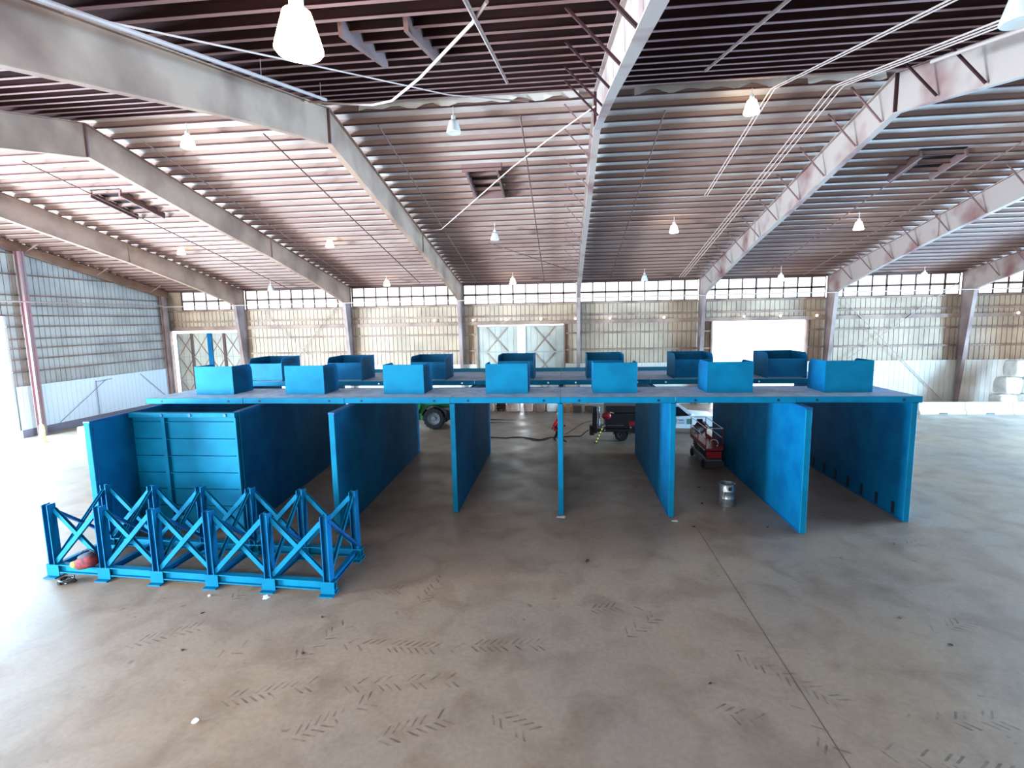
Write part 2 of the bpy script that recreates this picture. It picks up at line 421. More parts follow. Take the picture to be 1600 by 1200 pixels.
# clerestory windows, bay by bay
wn = 0
for k in range(1, 10):
    x0 = CX[k]+.15 if k > 1 else XL+1.55; x1 = CX[k+1]-.15 if k < 10 else XR
    if k == 9: x1 = XR-.2
    wn += 1
    mb = MB()
    mb.box(x0, x1, YB-.03, YB+.06, ZS, ZS+.06); mb.box(x0, x1, YB-.03, YB+.06, ZT-.06, ZT); mb.box(x0, x1, YB-.03, YB+.06, 9.66, 9.82)
    n = max(1, round((x1-x0)/1.13))
    for i in range(n+1):
        xx = x0+(x1-x0)*i/n; w = .045 if i % 4 else .065
        mb.box(xx-w, xx+w if i < n else x1, YB-.03, YB+.05, ZS, ZT)
    w = struct(mb.build('window_%d' % wn, 'mullion'))
    MB().box(x0, x1, YB+.012, YB+.02, ZS+.03, ZT-.03).build('pane', 'pane', w)
    if k == 1: MB().box(XL, x0-.03, YB-.02, YB+.04, ZS, ZT).build('blank_panel', 'siding', w)
# diagonal rod bracing on the back wall
for (a, b, c, d, e) in ((-27.6, 8.6, -22.2, 3.3, 0), (-20.0, 9.6, -28.2, .4, 0), (23.0, 8.56, 31.0, .3, 1), (31.6, 9.9, 23.4, 3.7, 1)):
    struct(MB().tube([(a, YB-.36, b), (c, YB-.36, d)], .028, 6).build('trim_%d' % (1 if not e else 2), 'pipe'))
# left end wall
mb = MB()
def siding_y(mb, y0, y1, z0, x, gd=-.06, pitch=.39, gw=.045, top=None):
    y = y0
    while y < y1-.01:
        ye = min(y+pitch, y1); yg = max(y, ye-gw)
        zt = lambda q: (T(q)+.2 if top is None else top)
        mb.add([(x,y,z0),(x,yg,z0),(x,yg,zt(yg)),(x,y,zt(y))], [(0,1,2,3)])
        if ye-yg > .01:
            mb.add([(x,yg,z0),(x+gd,yg,z0),(x+gd,yg,zt(yg)),(x,yg,zt(yg))], [(0,1,2,3)]); mb.add([(x+gd,yg,z0),(x+gd,ye,z0),(x+gd,ye,zt(ye)),(x+gd,yg,zt(yg))], [(0,1,2,3)])
            mb.add([(x+gd,ye,z0),(x,ye,z0),(x,ye,zt(ye)),(x+gd,ye,zt(ye))], [(0,1,2,3)])
        y = ye
LOP = (-3.0, 30.95, 8.42)
siding_y(mb, LOP[1], YB, 0, XL); siding_y(mb, LOP[0], LOP[1], LOP[2], XL); siding_y(mb, YF, LOP[0], 0, XL)
wl = struct(mb.build('wall_left', 'siding_l'))
gm = MB()
for z in (4.55, 5.4, 6.15, 6.8, 7.65, 8.4, 9.1, 9.8, 11.2, 12.6):
    ye = YB-.2 if z < 10.4 else YB-.2-(z-10.4)*5+.0
    ys_ = LOP[1] if z < 8.4 else 20
    if ye > ys_: gm.box(XL+.01, XL+.2, ys_, ye, z-.05, z-.03); gm.box(XL+.18, XL+.2, ys_, ye, z-.05, z+.05)
gm.build('girts', 'girt', wl)
lm = MB(); siding_y(lm, 31.0, YB-.3, .55, XL+.22, -.02, .39, .02, 3.55); lm.build('lower_liner', mat('pale_liner', (214, 222, 230), .6), wl)
MB().box(XL+.02, XL+.26, 31.0, YB-.3, 0, .55).build('kick_plate', mat('kick', (128, 124, 134), .7), wl)
MB().box(XL-.1, XL+.12, LOP[1]-.1, LOP[1]+.05, 0, LOP[2]).build('door_jamb', 'liner', wl)
struct(MB().tube([(XL+.35, 33.6, .6), (XL+.35, 37.8, 3.3)], .02, 6).build('trim_3', 'steel')); struct(MB().tube([(XL+.35, 43.8, 1.1), (XL+.35, 41.2, 3.4)], .02, 6).build('trim_3', 'steel'))
struct(MB().tube([(XL+.32, 36.9, .2), (XL+.32, 36.9, 3.3)], .03, 6).build('trim_4', 'steel')); struct(MB().tube([(XL+.32, 36.9, 3.2), (XL+.32, 38.4, 3.3)], .02, 6).build('trim_4', 'steel'))
# right end wall with a very wide opening
mb = MB(); siding_y(mb, 41.0, YB, 0, XR); siding_y(mb, 16.0, 41.0, 8.6, XR, .06); siding_y(mb, YF, 16.0, 0, XR, .06)
struct(mb.build('wall_right', 'siding_l'))
# front wall behind the viewpoint
mb = MB()
for (a, b, z0, z1) in ((XL, -36, 0, 7), (-10, 26, 0, 7), (38, XR, 0, 7), (XL, XR, 7, 7.9), (XL, XR, 9.3, 9.95)): siding_x(mb, a, b, z0, z1, YF, 2.0, .05, -.05)
struct(mb.build('wall_front', 'siding'))

# ------------------------------------------------------------------ sliding doors in the back wall
def leaf(name, x0, x1, z0, z1, nx, nz, label):
    t = thing(name, label, 'door', ((x0+x1)/2, YB-.02, z0)); t['kind'] = 'structure'
    mb = MB(); siding_x(mb, x0, x1, z0, z1, YB-.04, .55, .03, .02); mb.build('panel', 'door', t)
    mb = MB()
    for i in range(nx+1): xx = x0+(x1-x0)*i/nx; mb.box(xx-.04, xx+.04, YB-.12, YB-.035, z0, z1)
    for j in range(nz+1): zz = z0+(z1-z0)*j/nz; mb.box(x0, x1, YB-.11, YB-.035, zz-.035, zz+.035)
    mb.build('leaf_frame', 'door_frame', t)
    mb = MB()
    for i in range(nx):
        for j in range(nz):
            xa = x0+(x1-x0)*(i+.04)/nx; xb = x0+(x1-x0)*(i+.96)/nx; za = z0+(z1-z0)*j/nz+.05; zb = z0+(z1-z0)*(j+1)/nz-.05
            mb.bar((xa, YB-.075, za), (xb, YB-.075, zb), .03, .07, (0,0,1)); mb.bar((xa, YB-.09, zb), (xb, YB-.09, za), .03, .07, (0,0,1))
    mb.build('cross_brace', 'girt', t); return t
def leaf2(name, x0, x1, z0, z1, label):
    # one wide leaf: X bracing in the middle, two bays high
    t = thing(name, label, 'door', ((x0+x1)/2, YB-.02, z0)); t['kind'] = 'structure'
    mb = MB(); siding_x(mb, x0, x1, z0, z1, YB-.04, .55, .03, .02); mb.build('panel', 'door', t)
    mb = MB(); zm = [z0, z0+1.55, z0+3.1, z0+(z1-z0)*.68, z1] if False else [z0, z0+(z1-z0)/3, z0+(z1-z0)*2/3, z1]
    for xx in (x0+.05, x1-.05): mb.box(xx-.05, xx+.05, YB-.12, YB-.035, z0, z1)
    for zz in zm: mb.box(x0, x1, YB-.11, YB-.035, zz-.05, zz+.05)
    mb.build('leaf_frame', 'door_frame', t)
    mb = MB(); xa = x0+(x1-x0)*.24; xb = x0+(x1-x0)*.76
    for j in range(3):
        za, zb = zm[j]+.06, zm[j+1]-.06
        mb.bar((xa, YB-.075, za), (xb, YB-.075, zb), .03, .1, (0,0,1)); mb.bar((xa, YB-.09, zb), (xb, YB-.09, za), .03, .1, (0,0,1))
    mb.build('cross_brace', 'girt', t); return t
leaf2('door_2', -7.72, -4.08, .12, 6.92, 'left leaf of the closed pair of grey sliding doors')
leaf2('door_3', -3.42, .05, .12, 6.92, 'right leaf of the closed pair of grey sliding doors')
t = leaf('door_1', -36.55, -30.18, .12, 6.75, 4, 3, 'tall lattice-braced sliding door in the left corner')
MB().box(-33.45, -33.0, YB-.16, YB-.115, .12, 6.8).build('blue_strip', 'blue', t)
for xx in (-35.05, -31.8): MB().box(xx-.12, xx+.12, YB-.15, YB-.11, .12, 6.75).build('stile', 'mullion', t)

# ------------------------------------------------------------------ blue bunkers: dividers
S = 4.132
WX = [-.1415+S*(i-4) for i in range(8)]
ZD0, ZD1 = 4.42, 4.63
TH = .2
front = {0: (-15.75, 15.17), 1: (-11.72, 17.05), 2: (-8.08, 16.85), 3: (WX[3], 19.06), 4: (WX[4], 19.06), 5: (WX[5], 19.06), 6: (WX[6]+.03, 17.78), 7: (WX[7], 19.06)}
back = {0: (-16.6, 28.4), 1: (-12.75, 28.4), 2: (WX[2]-.02, 28.4)}
dlab = ['tall blue steel divider wall at the far left, its end sticking out furthest',
        'blue steel divider wall on the right side of the gated bay',
        'blue steel divider wall just behind the right end of the braced blue frame',
        'blue steel divider wall with the green loader wheel showing on its left',
        'blue steel divider wall seen exactly edge-on like a thin post, hiding half the walking person',
        'blue steel divider wall between the black trailer and the silver drum',
        'blue steel divider wall standing forward of its row beside the silver drum',
        'blue steel divider wall with a row of dark slots along its foot']
for i in range(8):
    fx, fy = front[i]; bx_, by_ = back.get(i, (WX[i] if i != 6 else WX[6], 28.4))
    a = Vector((fx, fy, 0)); d = Vector((bx_, by_, 0))-a; Ln = d.length; d.normalize(); rr = Vector((d.y, -d.x, 0))
    Tm = Matrix(((rr.x, d.x, 0, a.x), (rr.y, d.y, 0, a.y), (0, 0, 1, 0), (0, 0, 0, 1)))
    t = thing('bunker_divider', dlab[i], 'divider wall', a, 'blue divider walls of the bunkers')
    n = max(3, round(Ln/2.4)); y0 = .06
    for j in range(n):
        ya = y0+(Ln-y0)*j/n; yb = y0+(Ln-y0)*(j+1)/n-.012
        MB(Tm).box(-TH/2+.012, TH/2-.012, ya, yb, .02, ZD0-.05).build('panel', 'blue', t)
    MB(Tm).box(-TH/2, TH/2, 0, .1, 0, ZD0-.05).build('end_post', 'blue_booth', t, bevel=.012)
    MB(Tm).box(-TH/2-.01, TH/2+.01, 0, Ln, ZD0-.08, ZD0-.012).build('top_rail', 'blue_d', t)
    MB(Tm).box(-TH/2-.004, TH/2+.004, .02, Ln, 0, .05).build('base_rail', 'blue_d', t)
    if i == 7:
        for k in range(7):
            yy = .62+k*1.02; MB(Tm).box(-TH/2-.012, -TH/2+.03, yy-.075, yy+.075, .1, .55).build('slot', 'pocket', t)
    if i == 0:
        MB(Tm).box(TH/2-.005, TH/2+.03, .12, .14, .3, 4.2).build('seam_strip', 'blue_d', t)

# gate closing the left bay
t = thing('bunker_gate', 'bright blue ribbed steel gate closing the left bunker bay', 'gate', (-13.8, 16.9, 0))
GY = 16.9; gx0, gx1 = -15.75, -11.64
MB().box(gx0, gx1, GY+.1, GY+.13, .05, 4.3).build('sheet', 'blue_booth', t)
for z in (.9, 1.53, 2.15, 2.78, 3.41, 4.04):
    MB().box(gx0+.02, gx1-.06, GY, GY+.11, z-.012, z+.012).build('rib', 'blue_booth', t)
MB().box(-14.52, -14.38, GY-.05, GY+.1, .04, 4.22).build('post', 'blue_booth', t)
MB().box(gx1-.07, gx1, GY-.05, GY+.12, .04, 4.22).build('post', 'blue_booth', t)
MB().box(gx0, gx1, GY-.08, GY+.13, 4.22, 4.4).build('top_beam', 'blue_booth', t, bevel=.01)
for x in (-14.45, -13.35, -12.0): MB().lathe([(.06, 0), (.06, -.03), (0, -.03)], (x, GY-.08, 4.31), 6, 'y').build('bolt', 'blue_d', t)
for x in (-14.45, -11.9): MB().box(x-.2, x+.2, GY-.02, GY+.13, 0, .05).build('foot', 'blue_d', t)

# ------------------------------------------------------------------ platforms
ordn = ['first', 'second', 'third', 'fourth', 'fifth', 'sixth', 'seventh']
def deck(i, y0, y1, row, rear_kick):
    x0, x1 = WX[i], WX[i+1]-.0
    x0 += .006; x1 -= .006
    t = thing('platform_section', 'grey-topped blue walkway section on the %s platform, %s from the left end' % (row, ordn[i]), 'platform', ((x0+x1)/2, y0, ZD0), 'walkway sections of the %s platform' % row)
    MB().box(x0, x1, y0+.02, y1-.02, ZD1-.02, ZD1).build('deck_plate', 'deck', t)
    fa = MB(); fa.box(x0, x1, y0, y0+.03, ZD0, ZD1+.012); fa.box(x0, x1, y0, y0+.09, ZD0, ZD0+.015); fa.build('front_fascia', 'blue_booth', t, bevel=.006)
    MB().box(x0, x1, y1-.03, y1, ZD0, ZD1+.012).build('rear_fascia', 'blue', t)
    for k in range(1, 4):
        xx = x0+(x1-x0)*k/4; MB().box(xx-.04, xx+.04, y0+.03, y1-.03, ZD0+.01, ZD1-.02).build('joist', 'blue_d', t)
    for xx in (x0+.68, x1-.6):
        MB().lathe([(0, -.012), (.045, -.012), (.045, .01)], (xx, y0, ZD0+.1), 10, 'y').build('bolt_hole', 'pocket' if row == 'front' else 'white', t)
    if rear_kick:
        MB().box(x0, x1, y1-.06, y1-.035, ZD1, ZD1+.2).build('kick_plate', 'teal', t)
for i in range(7): deck(i, 18.7, 21.6, 'front', False)
for i in range(7): deck(i, 24.08, 28.4, 'back', True)

# booths: U-shaped chute guards
def rounded(d, h, r, n=6):
    pts = [(0, 0), (d, 0), (d, h-r)]
    for i in range(1, n+1):
        a = PI/2*i/n; pts.append((d-r+r*math.cos(a), h-r+r*math.sin(a)))
    pts.append((0, h)); return pts
def booth_front(x0, y0, w, d, label, src=None):
    t = thing('chute_booth', label, 'chute booth', (x0, y0, ZD1), 'chute booths on the front platform'); h = 1.17
    MB().box(x0, x0+w, y0, y0+.02, ZD1+.002, ZD1+h).build('front_panel', 'blue_booth', t)
    for xx in (x0+.001, x0+w-.021):
        MB().prism([(y0+.021+a*(d-.02)/d, ZD1+.002+b) for a, b in rounded(d, h, .32)], xx, xx+.02, 'yz').build('side_panel', 'blue', t)
    MB().box(x0+.02, x0+w-.02, y0+d-.05, y0+d-.03, ZD1+.002, ZD1+.3).build('rear_panel', 'blue', t)
    for xx in (x0-.012, x0+w-.0):
        for z in (.12, .45, .8):
            MB().box(xx, xx+.012, y0-.006, y0+.05, ZD1+z, ZD1+z+.03).build('hinge_tab', 'blue_d', t)
    return t
def booth_back(x0, y0, w, d, label):
    t = thing('chute_booth', label, 'chute booth', (x0, y0, ZD1), 'chute booths on the back platform'); h = 1.17
    MB().box(x0, x0+w, y0+d-.02, y0+d, ZD1+.002, ZD1+h).build('back_panel', 'blue', t)
    for xx in (x0+.001, x0+w-.021):
        MB().prism([(y0+d-.021-a*(d-.02)/d, ZD1+.002+b) for a, b in rounded(d, h, .32)], xx, xx+.02, 'yz').build('side_panel', 'blue', t)
    MB().box(x0+.02, x0+w-.02, y0+.03, y0+.05, ZD1+.06, ZD1+.9).build('front_panel', 'blue', t)
    MB().box(x0+.1, x0+w-.1, y0+.028, y0+.06, ZD1+.002, ZD1+.03).build('bottom_strip', 'teal', t)
    return t
near_what = ['leftmost of the front row', 'second from the left in the front row', 'third from the left in the front row', 'middle one of the front row',
             'third from the right in the front row', 'second from the right in the front row', 'rightmost of the front row']
for i, x in enumerate((-15.3, -11.37, -7.22, -3.07, 1.12, 5.37, 9.57)):
    booth_front(x, 19.8, 1.66, 1.35, 'blue chute booth with plain front panel, '+near_what[i])
for i, x in enumerate((-15.83, -11.7, -7.46, -3.16, 1.08, 5.12, 9.25)):
    booth_back(x, 24.35, 1.72, 1.85, 'blue chute booth with rounded front corners, '+near_what[i].replace('front row', 'back row'))

# ------------------------------------------------------------------ braced frame on the floor at left
t = thing('steel_truss_frame', 'blue steel frame of posts and crossed braces lying on the floor at front left', 'steel frame', (-11.0, 14, 0))
FA, FB = Vector((-15.48, 13.38, 0)), Vector((-6.56, 12.92, 0)); RA, RB = Vector((-15.42, 15.28, 0)), Vector((-6.62, 14.98, 0))
def fp(u, z=0): p = FA.lerp(FB, u); p.z = z; return p
def rp(u, z=0): p = RA.lerp(RB, u); p.z = z; return p
ex = (FB-FA).normalized()*.22
MB().ibeam(fp(0, .25)-ex, fp(1, .25)+ex, .2, .26, .03).build('bottom_rail', 'blue_booth', t)
MB().ibeam(rp(0, .25)-ex*.8, rp(1, .25)+ex, .2, .26, .03).build('bottom_rail', 'blue_booth', t)
zt = 2.25
for i in range(6):
    u = i/5
    for p, nm in ((fp(u), 'f'), (rp(u), 'r')):
        MB().ibeam(p+Vector((0,0,.38)), p+Vector((0,0,zt)), .26, .2, .025, (1,0,0)).build('post', 'blue', t)
        wl_ = .17 if nm == 'r' else .2; fb = MB(); fb.box(p.x-wl_, p.x+.2, p.y-.26, p.y+.2, 0, .03); fb.box(p.x-wl_, p.x+.2, p.y-.12, p.y-.1, .03, .38); fb.build('foot_plate', 'blue_booth', t)
    MB().ibeam(fp(u, .26), rp(u, .26), .14, .18, .02).build('cross_beam', 'blue', t)
    MB().channel(fp(u, .45), rp(u, zt-.08), .1, .07, .015).build('end_brace', 'blue_booth', t)
    MB().channel(fp(u, zt-.15)+Vector((.06,0,0)), rp(u, .45)+Vector((.06,0,0)), .12, .08, .015).build('end_brace', 'blue_d', t)
for i in range(5):
    u0, u1 = (i+.06)/5, (i+.94)/5
    for q, dy in ((fp, -.03), (rp, -.03)):
        MB().channel(q(u0, .46)+Vector((0,dy,0)), q(u1, zt-.18)+Vector((0,dy,0)), .09, .13, .018, (0,0,1)).build('side_brace', 'blue_booth', t)
        MB().channel(q(u0, zt-.18)+Vector((0,dy+.1,0)), q(u1, .46)+Vector((0,dy+.1,0)), .09, .13, .018, (0,0,1)).build('side_brace', 'blue_booth', t)

# tool bag slumped on the frame rail
t = thing('tool_bag', 'red and black tool bag with a lime pouch slumped on the blue frame rail', 'bag', (-14.3, 13.2, .38))
mb = MB(Matrix.Translation((-14.22, 13.2, .55)) @ Matrix.Rotation(-.28, 4, 'Y')); mb.ball((0,0,0), .36, 16, 10, (1, .55, .5), .6); mb.build('bag_body', 'bag_red', t, True)
mb = MB(Matrix.Translation((-14.22, 13.22, .7)) @ Matrix.Rotation(-.28, 4, 'Y')); mb.ball((0,0,0), .3, 14, 8, (.95, .5, .42), .7); mb.build('top_flap', 'bag_black', t, True)
mb = MB(); mb.ball((-14.55, 13.1, .5), .11, 10, 8, (1, .8, .9), .8); mb.build('pouch', 'lime', t, True)
mb = MB(); mb.tube([(-14.4,13.2,.82),(-14.3,13.2,.9),(-14.15,13.2,.94),(-14.0,13.2,.9),(-13.95,13.2,.84)], .02, 6); mb.build('handle', 'bag_black', t, True)
t = thing('cable_coil', 'small tangle of black cable on the floor below the tool bag', 'cable', (-14.7, 12.95, 0))
mb = MB(); pts = []
for i in range(64):
    a = i*.42; pts.append((-14.68+(.2+.05*math.sin(i*1.3))*math.cos(a), 12.95+(.13+.04*math.cos(i*.9))*math.sin(a), .025+.12*i/64+.02*math.sin(i)))
mb.tube(pts, .022, 6); mb.build('loops', 'hose', t, True)
MB().box(-14.86, -14.74, 12.78, 12.9, 0, .1).build('plug', 'rubber', t, bevel=.02)

# ------------------------------------------------------------------ lamps
def lamp(x, y, zc, s, on, label, grp='hanging lamps in the roof'):
    zr = T(y)
    t = thing('pendant_lamp', label, 'lamp', (x, y, zc), grp)
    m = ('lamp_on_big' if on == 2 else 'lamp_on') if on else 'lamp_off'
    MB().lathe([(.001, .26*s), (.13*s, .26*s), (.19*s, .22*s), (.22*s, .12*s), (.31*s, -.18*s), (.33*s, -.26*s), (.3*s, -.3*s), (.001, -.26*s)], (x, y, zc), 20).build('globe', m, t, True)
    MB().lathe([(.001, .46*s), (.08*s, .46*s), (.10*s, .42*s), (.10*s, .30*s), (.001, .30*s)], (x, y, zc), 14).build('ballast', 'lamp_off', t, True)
    pts = [(x, y, zc+.45*s)]
    if zr-.02-zc > .9:
        pts += [(x+.03, y, zc+.5*s+.1), (x, y, zc+.5*s+.2), (x, y, zr-.35), (x-.06, y, zr-.28), (x-.02, y, zr-.16), (x+.1, y, zr-.1), (x+.1, y, zr+.01)]
    else: pts += [(x, y, zr+.01)]
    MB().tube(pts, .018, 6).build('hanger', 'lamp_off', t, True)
L_ = [(-15.1, 20.4, 14.9, 1, 'lit hanging lamp under the ridge between the two left roof frames'),
      (-4.16, 20.4, 14.9, 0, 'unlit clear hanging lamp under the ridge, left of the central roof frame'),
      (6.8, 20.4, 15.0, 1, 'glaring lit hanging lamp under the ridge, right of the central roof frame'),
      (-26.65, 34.3, 12.7, 1, 'lit hanging lamp halfway down the far slope, leftmost of its row'),
      (-15.32, 33.3, 12.7, 1, 'lit hanging lamp halfway down the far slope, second from the left'),
      (-4.14, 31.75, 12.55, 0, 'unlit hanging lamp halfway down the far slope, below the square roof hatch'),
      (6.49, 31.9, 12.66, 1, 'lit hanging lamp halfway down the far slope, second from the right'),
      (16.9, 32.2, 12.52, 1, 'lit hanging lamp halfway down the far slope, rightmost of its row'),
      (-24.78, 42.0, 10.55, 0, 'unlit hanging lamp by the eave, leftmost of the row before the high windows'),
      (-14.6, 42.0, 10.72, 1, 'lit hanging lamp before the high windows, second from the left'),
      (-4.1, 42.1, 10.62, 1, 'lit hanging lamp before the high windows above the pair of sliding doors'),
      (6.36, 42.0, 10.6, 0, 'unlit hanging lamp before the high windows right of the central column'),
      (16.76, 42.3, 10.36, 1, 'lit hanging lamp before the high windows above the open doorway'),
      (27.8, 43.4, 10.33, 1, 'lit hanging lamp before the high windows, rightmost of its row')]
for x, y, z, on, lab in L_: lamp(x, y, z, .85 if y < 25 else .82, on, lab)
lamp(-4.35, 8.75, 12.32, 1.2, 2, 'large blazing lit lamp hanging closest, at the top left of the roof')
lamp(8.1, 10.7, 12.85, .9, 0, 'unlit lamp hanging in the top right corner beside the conduits')
for i, (x, z, lab) in enumerate(((-11.49, 7.6, 'small wall lamp left of the column beside the sliding doors'), (-7.97, 7.55, 'small wall lamp over the left edge of the sliding doors'), (-5.0, 7.55, 'small wall lamp over the left sliding door leaf'),
      (-2.0, 7.55, 'small wall lamp over the right sliding door leaf'), (1.0, 7.52, 'small wall lamp beside the central column'), (3.95, 7.5, 'small wall lamp just right of the central column'), (8.5, 7.5, 'small wall lamp midway between central column and open doorway'),
      (15.05, 7.46, 'small wall lamp above the open doorway, left one'), (17.97, 7.46, 'small wall lamp above the open doorway, middle one'), (20.85, 7.42, 'small wall lamp at the right corner of the open doorway'), (36.1, 7.35, 'small wall lamp at the far right of the back wall'))):
    t = thing('wall_lamp', lab, 'lamp', (x, YB-.35, z), 'small lamps along the back wall beam')
    MB().box(x-.04, x+.04, YB-.36, YB-.285, z-.22, z-.05).build('bracket', 'steel', t)
    MB().ball((x, YB-.42, z-.02), .09, 10, 8).build('bulb', 'wall_lamp', t, True)

# ------------------------------------------------------------------ pipes, cables, roof hatches
def pipe(pts, r, label, m='pipe', cat='pipe', grp=None, name='ceiling_pipe', hang=()):
    t = thing(name, label, cat, pts[0], grp)
    MB().tube(pts, r, 8).build('run', m, t, True)
    for p in hang:
        MB().tube([p, (p[0], p[1], T(p[1])+.02)], .008, 5).build('hanger_rod', m, t)
    return t
def alongY(x, ys, off, dx=0): return [(x+dx*(y-ys[0]), y, T(y)-off) for y in ys]
pipe(alongY(-7.85, (5, 9, 13, 16.3), .42, .045), .05, 'pipe running up the near slope beside the left roof frame', hang=[(-7.5, 13, T(13)-.42), (-7.36, 16, T(16)-.42)])
pipe(alongY(-1.63, (6, 10.3, 16.1), .3), .045, 'short pipe on the near slope left of the central roof frame')
pipe(alongY(4.1, (8, 11.5, 16.3), .3), .04, 'short pipe on the near slope right of the central roof frame')
pipe([(-8.2, 8.4, T(8.4)-.3), (-6, 12.7, T(12.7)-.3), (-3.7, 17.4, T(17.4)-.3), (-1.2, 19.3, T(19.3)-.35)], .022, 'thin cable crossing the near slope behind the large lit lamp', 'cable', 'cable', name='ceiling_cable')
for k in range(2):
    dx = k*.14
    pipe(alongY(7.3+dx, (8, 12, 16, 20), .3)+alongY(7.3+dx, (20.3, 24, 28.5), .3), .022, 'thin conduit over the lit lamp right of the central frame, %s of the pair' % ('left' if k == 0 else 'right'), 'cable', 'conduit', 'conduits on the right of the roof', 'ceiling_conduit')
for k in range(3):
    dx = k*.2
    pipe(alongY(9.35+dx, (9, 13, 17.5, 20), .34)+alongY(9.35+dx, (20.3, 28, 36, 43.5), .3), .024, 'long conduit beside the right roof frame, %s of the three' % ('left', 'middle', 'right')[k], 'cable', 'conduit', 'conduits on the right of the roof', 'ceiling_conduit')
pipe(alongY(10.0, (10, 13, 16.0), .5), .05, 'thicker short pipe below the three conduits at top right')
for x, y0, y1, lab in ((-7.3, 20.9, 43.8, 'thin rod on the far slope just right of the left roof frame'), (-1.62, 20.8, 43.9, 'dark rod on the far slope left of the central roof frame'), (3.85, 21.0, 43.5, 'thin rod on the far slope right of the central roof frame'),
                       (-12.2, 21, 43.5, 'thin rod on the far slope left of the left roof frame'), (-17.6, 21.1, 43.5, 'thin rod on the far slope near the outer left roof frame'), (-24.4, 22, 44, 'thin rod on the far slope in the outermost left bay'),
                       (19.2, 20.5, 44, 'thin rod on the far slope in the right bay'), (16.0, 26, 43, 'thin rod on the far slope beside the right roof hatch')):
    pipe(alongY(x, (y0, (y0+y1)/2, y1), .25), .03, lab, 'curb', 'rod', name='ceiling_rod')
pipe([(-1.3, 9.6, T(9.6)-.25), (-1.71, 10.5, T(10.5)-.3), (-3.6, 13.6, T(13.6)-.55), (-4.9, 15.3, T(15.3)-.75), (-5.9, 16.5, T(16.5)-.62), (-7.0, 17.4, T(17.4)-.4), (-8.8, 18.2, T(18.2)-.1)], .035, 'pale cable sagging across the near slope to the left roof frame', 'cable', 'cable', name='ceiling_cable')
pipe([(1.17, 19.9, T(19.9)-.55), (-.6, 22, T(22)-.55), (-2.28, 24.0, T(24)-.6), (-4.7, 27.2, T(27.2)-.7), (-7.25, 31.0, T(31)-.55), (-8.8, 32, T(32)-.3)], .028, 'pale cable drooping across the square roof hatch', 'cable', 'cable', name='ceiling_cable')
for (a, b, c, d, lab) in ((-6.6, 38.0, .9, 34.6, 'thin brace rod crossing below the eave, rising to the central frame'), (-4.9, 33.9, .9, 41.0, 'thin brace rod crossing below the eave, falling to the central frame')):
    pipe([(a, b, T(b)-.4), (c, d, T(d)-.4)], .022, lab, 'curb', 'rod', name='ceiling_rod')
# long horizontal pipe in front of the windows
pipe([(XL+.9, 43.8, 9.22), (-20, 43.8, 9.22), (0, 43.8, 9.22), (20, 43.8, 9.22), (XR-.4, 43.8, 9.22)], .045, 'long horizontal pipe running across all the high windows', name='wall_pipe')
pipe([(XL+1.1, 20, 9.3), (XL+1.1, 30, 9.3), (XL+1.1, 43.6, 9.3)], .045, 'horizontal pipe along the left end wall', name='wall_pipe')

def hatch(x0, x1, y0, y1, label, full=True):
    t = thing('roof_hatch', label, 'roof hatch', ((x0+x1)/2, (y0+y1)/2, T((y0+y1)/2)), None)
    for xx in (x0, x1):
        MB().bar((xx, y0, T(y0)+.0), (xx, y1, T(y1)+.0), .1, .34).build('side_curb', 'curb', t)
    if full:
        for yy in (y0, y1): MB().box(x0-.2, x1+.2, yy-.05, yy+.05, T(yy)-.12, T(yy)+.22).build('end_curb', 'curb', t)
    mb = MB(); mb.add([(x0,y0,T(y0)+.21),(x1,y0,T(y0)+.21),(x1,y1,T(y1)+.21),(x0,y1,T(y1)+.21),(x0,y0,T(y0)+.235),(x1,y0,T(y0)+.235),(x1,y1,T(y1)+.235),(x0,y1,T(y1)+.235)], [(3,2,1,0),(4,5,6,7),(0,1,5,4),(1,2,6,5),(2,3,7,6),(3,0,4,7)])
    mb.build('cover', 'dark', t); return t
hatch(-4.6, -3.1, 25.2, 28.1, 'square framed roof hatch on the far slope below the unlit ridge lamp')
hatch(-25.0, -23.3, 25.9, 28.9, 'dark roof hatch on the far slope in the left bay', False)
hatch(16.0, 17.9, 25.8, 28.1, 'dim roof hatch on the far slope in the right bay', False)
hatch(-4.6, -3.2, 11.1, 14.0, 'roof hatch between two curbs on the near slope beside the large lit lamp', False)

# ------------------------------------------------------------------ telehandler
def wheel(parent, x, y, r, w, m_rim='rim', lugs=18):
    tr = MB(); tr.lathe([(r*.58, -w/2), (r*.9, -w/2), (r*.97, -w*.36), (r*.97, w*.36), (r*.9, w/2), (r*.58, w/2)], (x, y, r), 28, 'y')
    if lugs:
        for i in range(lugs):
            a = 2*PI*i/lugs
            for sd in (-1, 1):
                b = a+(PI/lugs if sd > 0 else 0)
                c0 = Vector((x+math.cos(b)*r*.975, y+sd*w*.04, r+math.sin(b)*r*.975)); c1 = Vector((x+math.cos(b+.16)*r*.96, y+sd*w*.48, r+math.sin(b+.16)*r*.96))
                tr.bar(c0, c1, r*.1, r*.05, (math.cos(b), 0, math.sin(b)))
    wh = tr.build('wheel', 'rubber', parent, True)
    rm = MB(); rm.lathe([(r*.6, -w*.46), (r*.56, -w*.46), (r*.5, -w*.3), (r*.25, -w*.26), (r*.18, -w*.36), (.001, -w*.36)], (x, y, r), 24, 'y')
    rm.lathe([(r*.6, w*.46), (r*.5, w*.3), (.001, w*.3)], (x, y, r), 24, 'y'); rm.build('rim', m_rim, wh, True)
    return wh
t = thing('telehandler', 'green telescopic loader with big lugged tyres and forks, parked behind the blue dividers', 'loader', (-11.0, 35.3, 0))
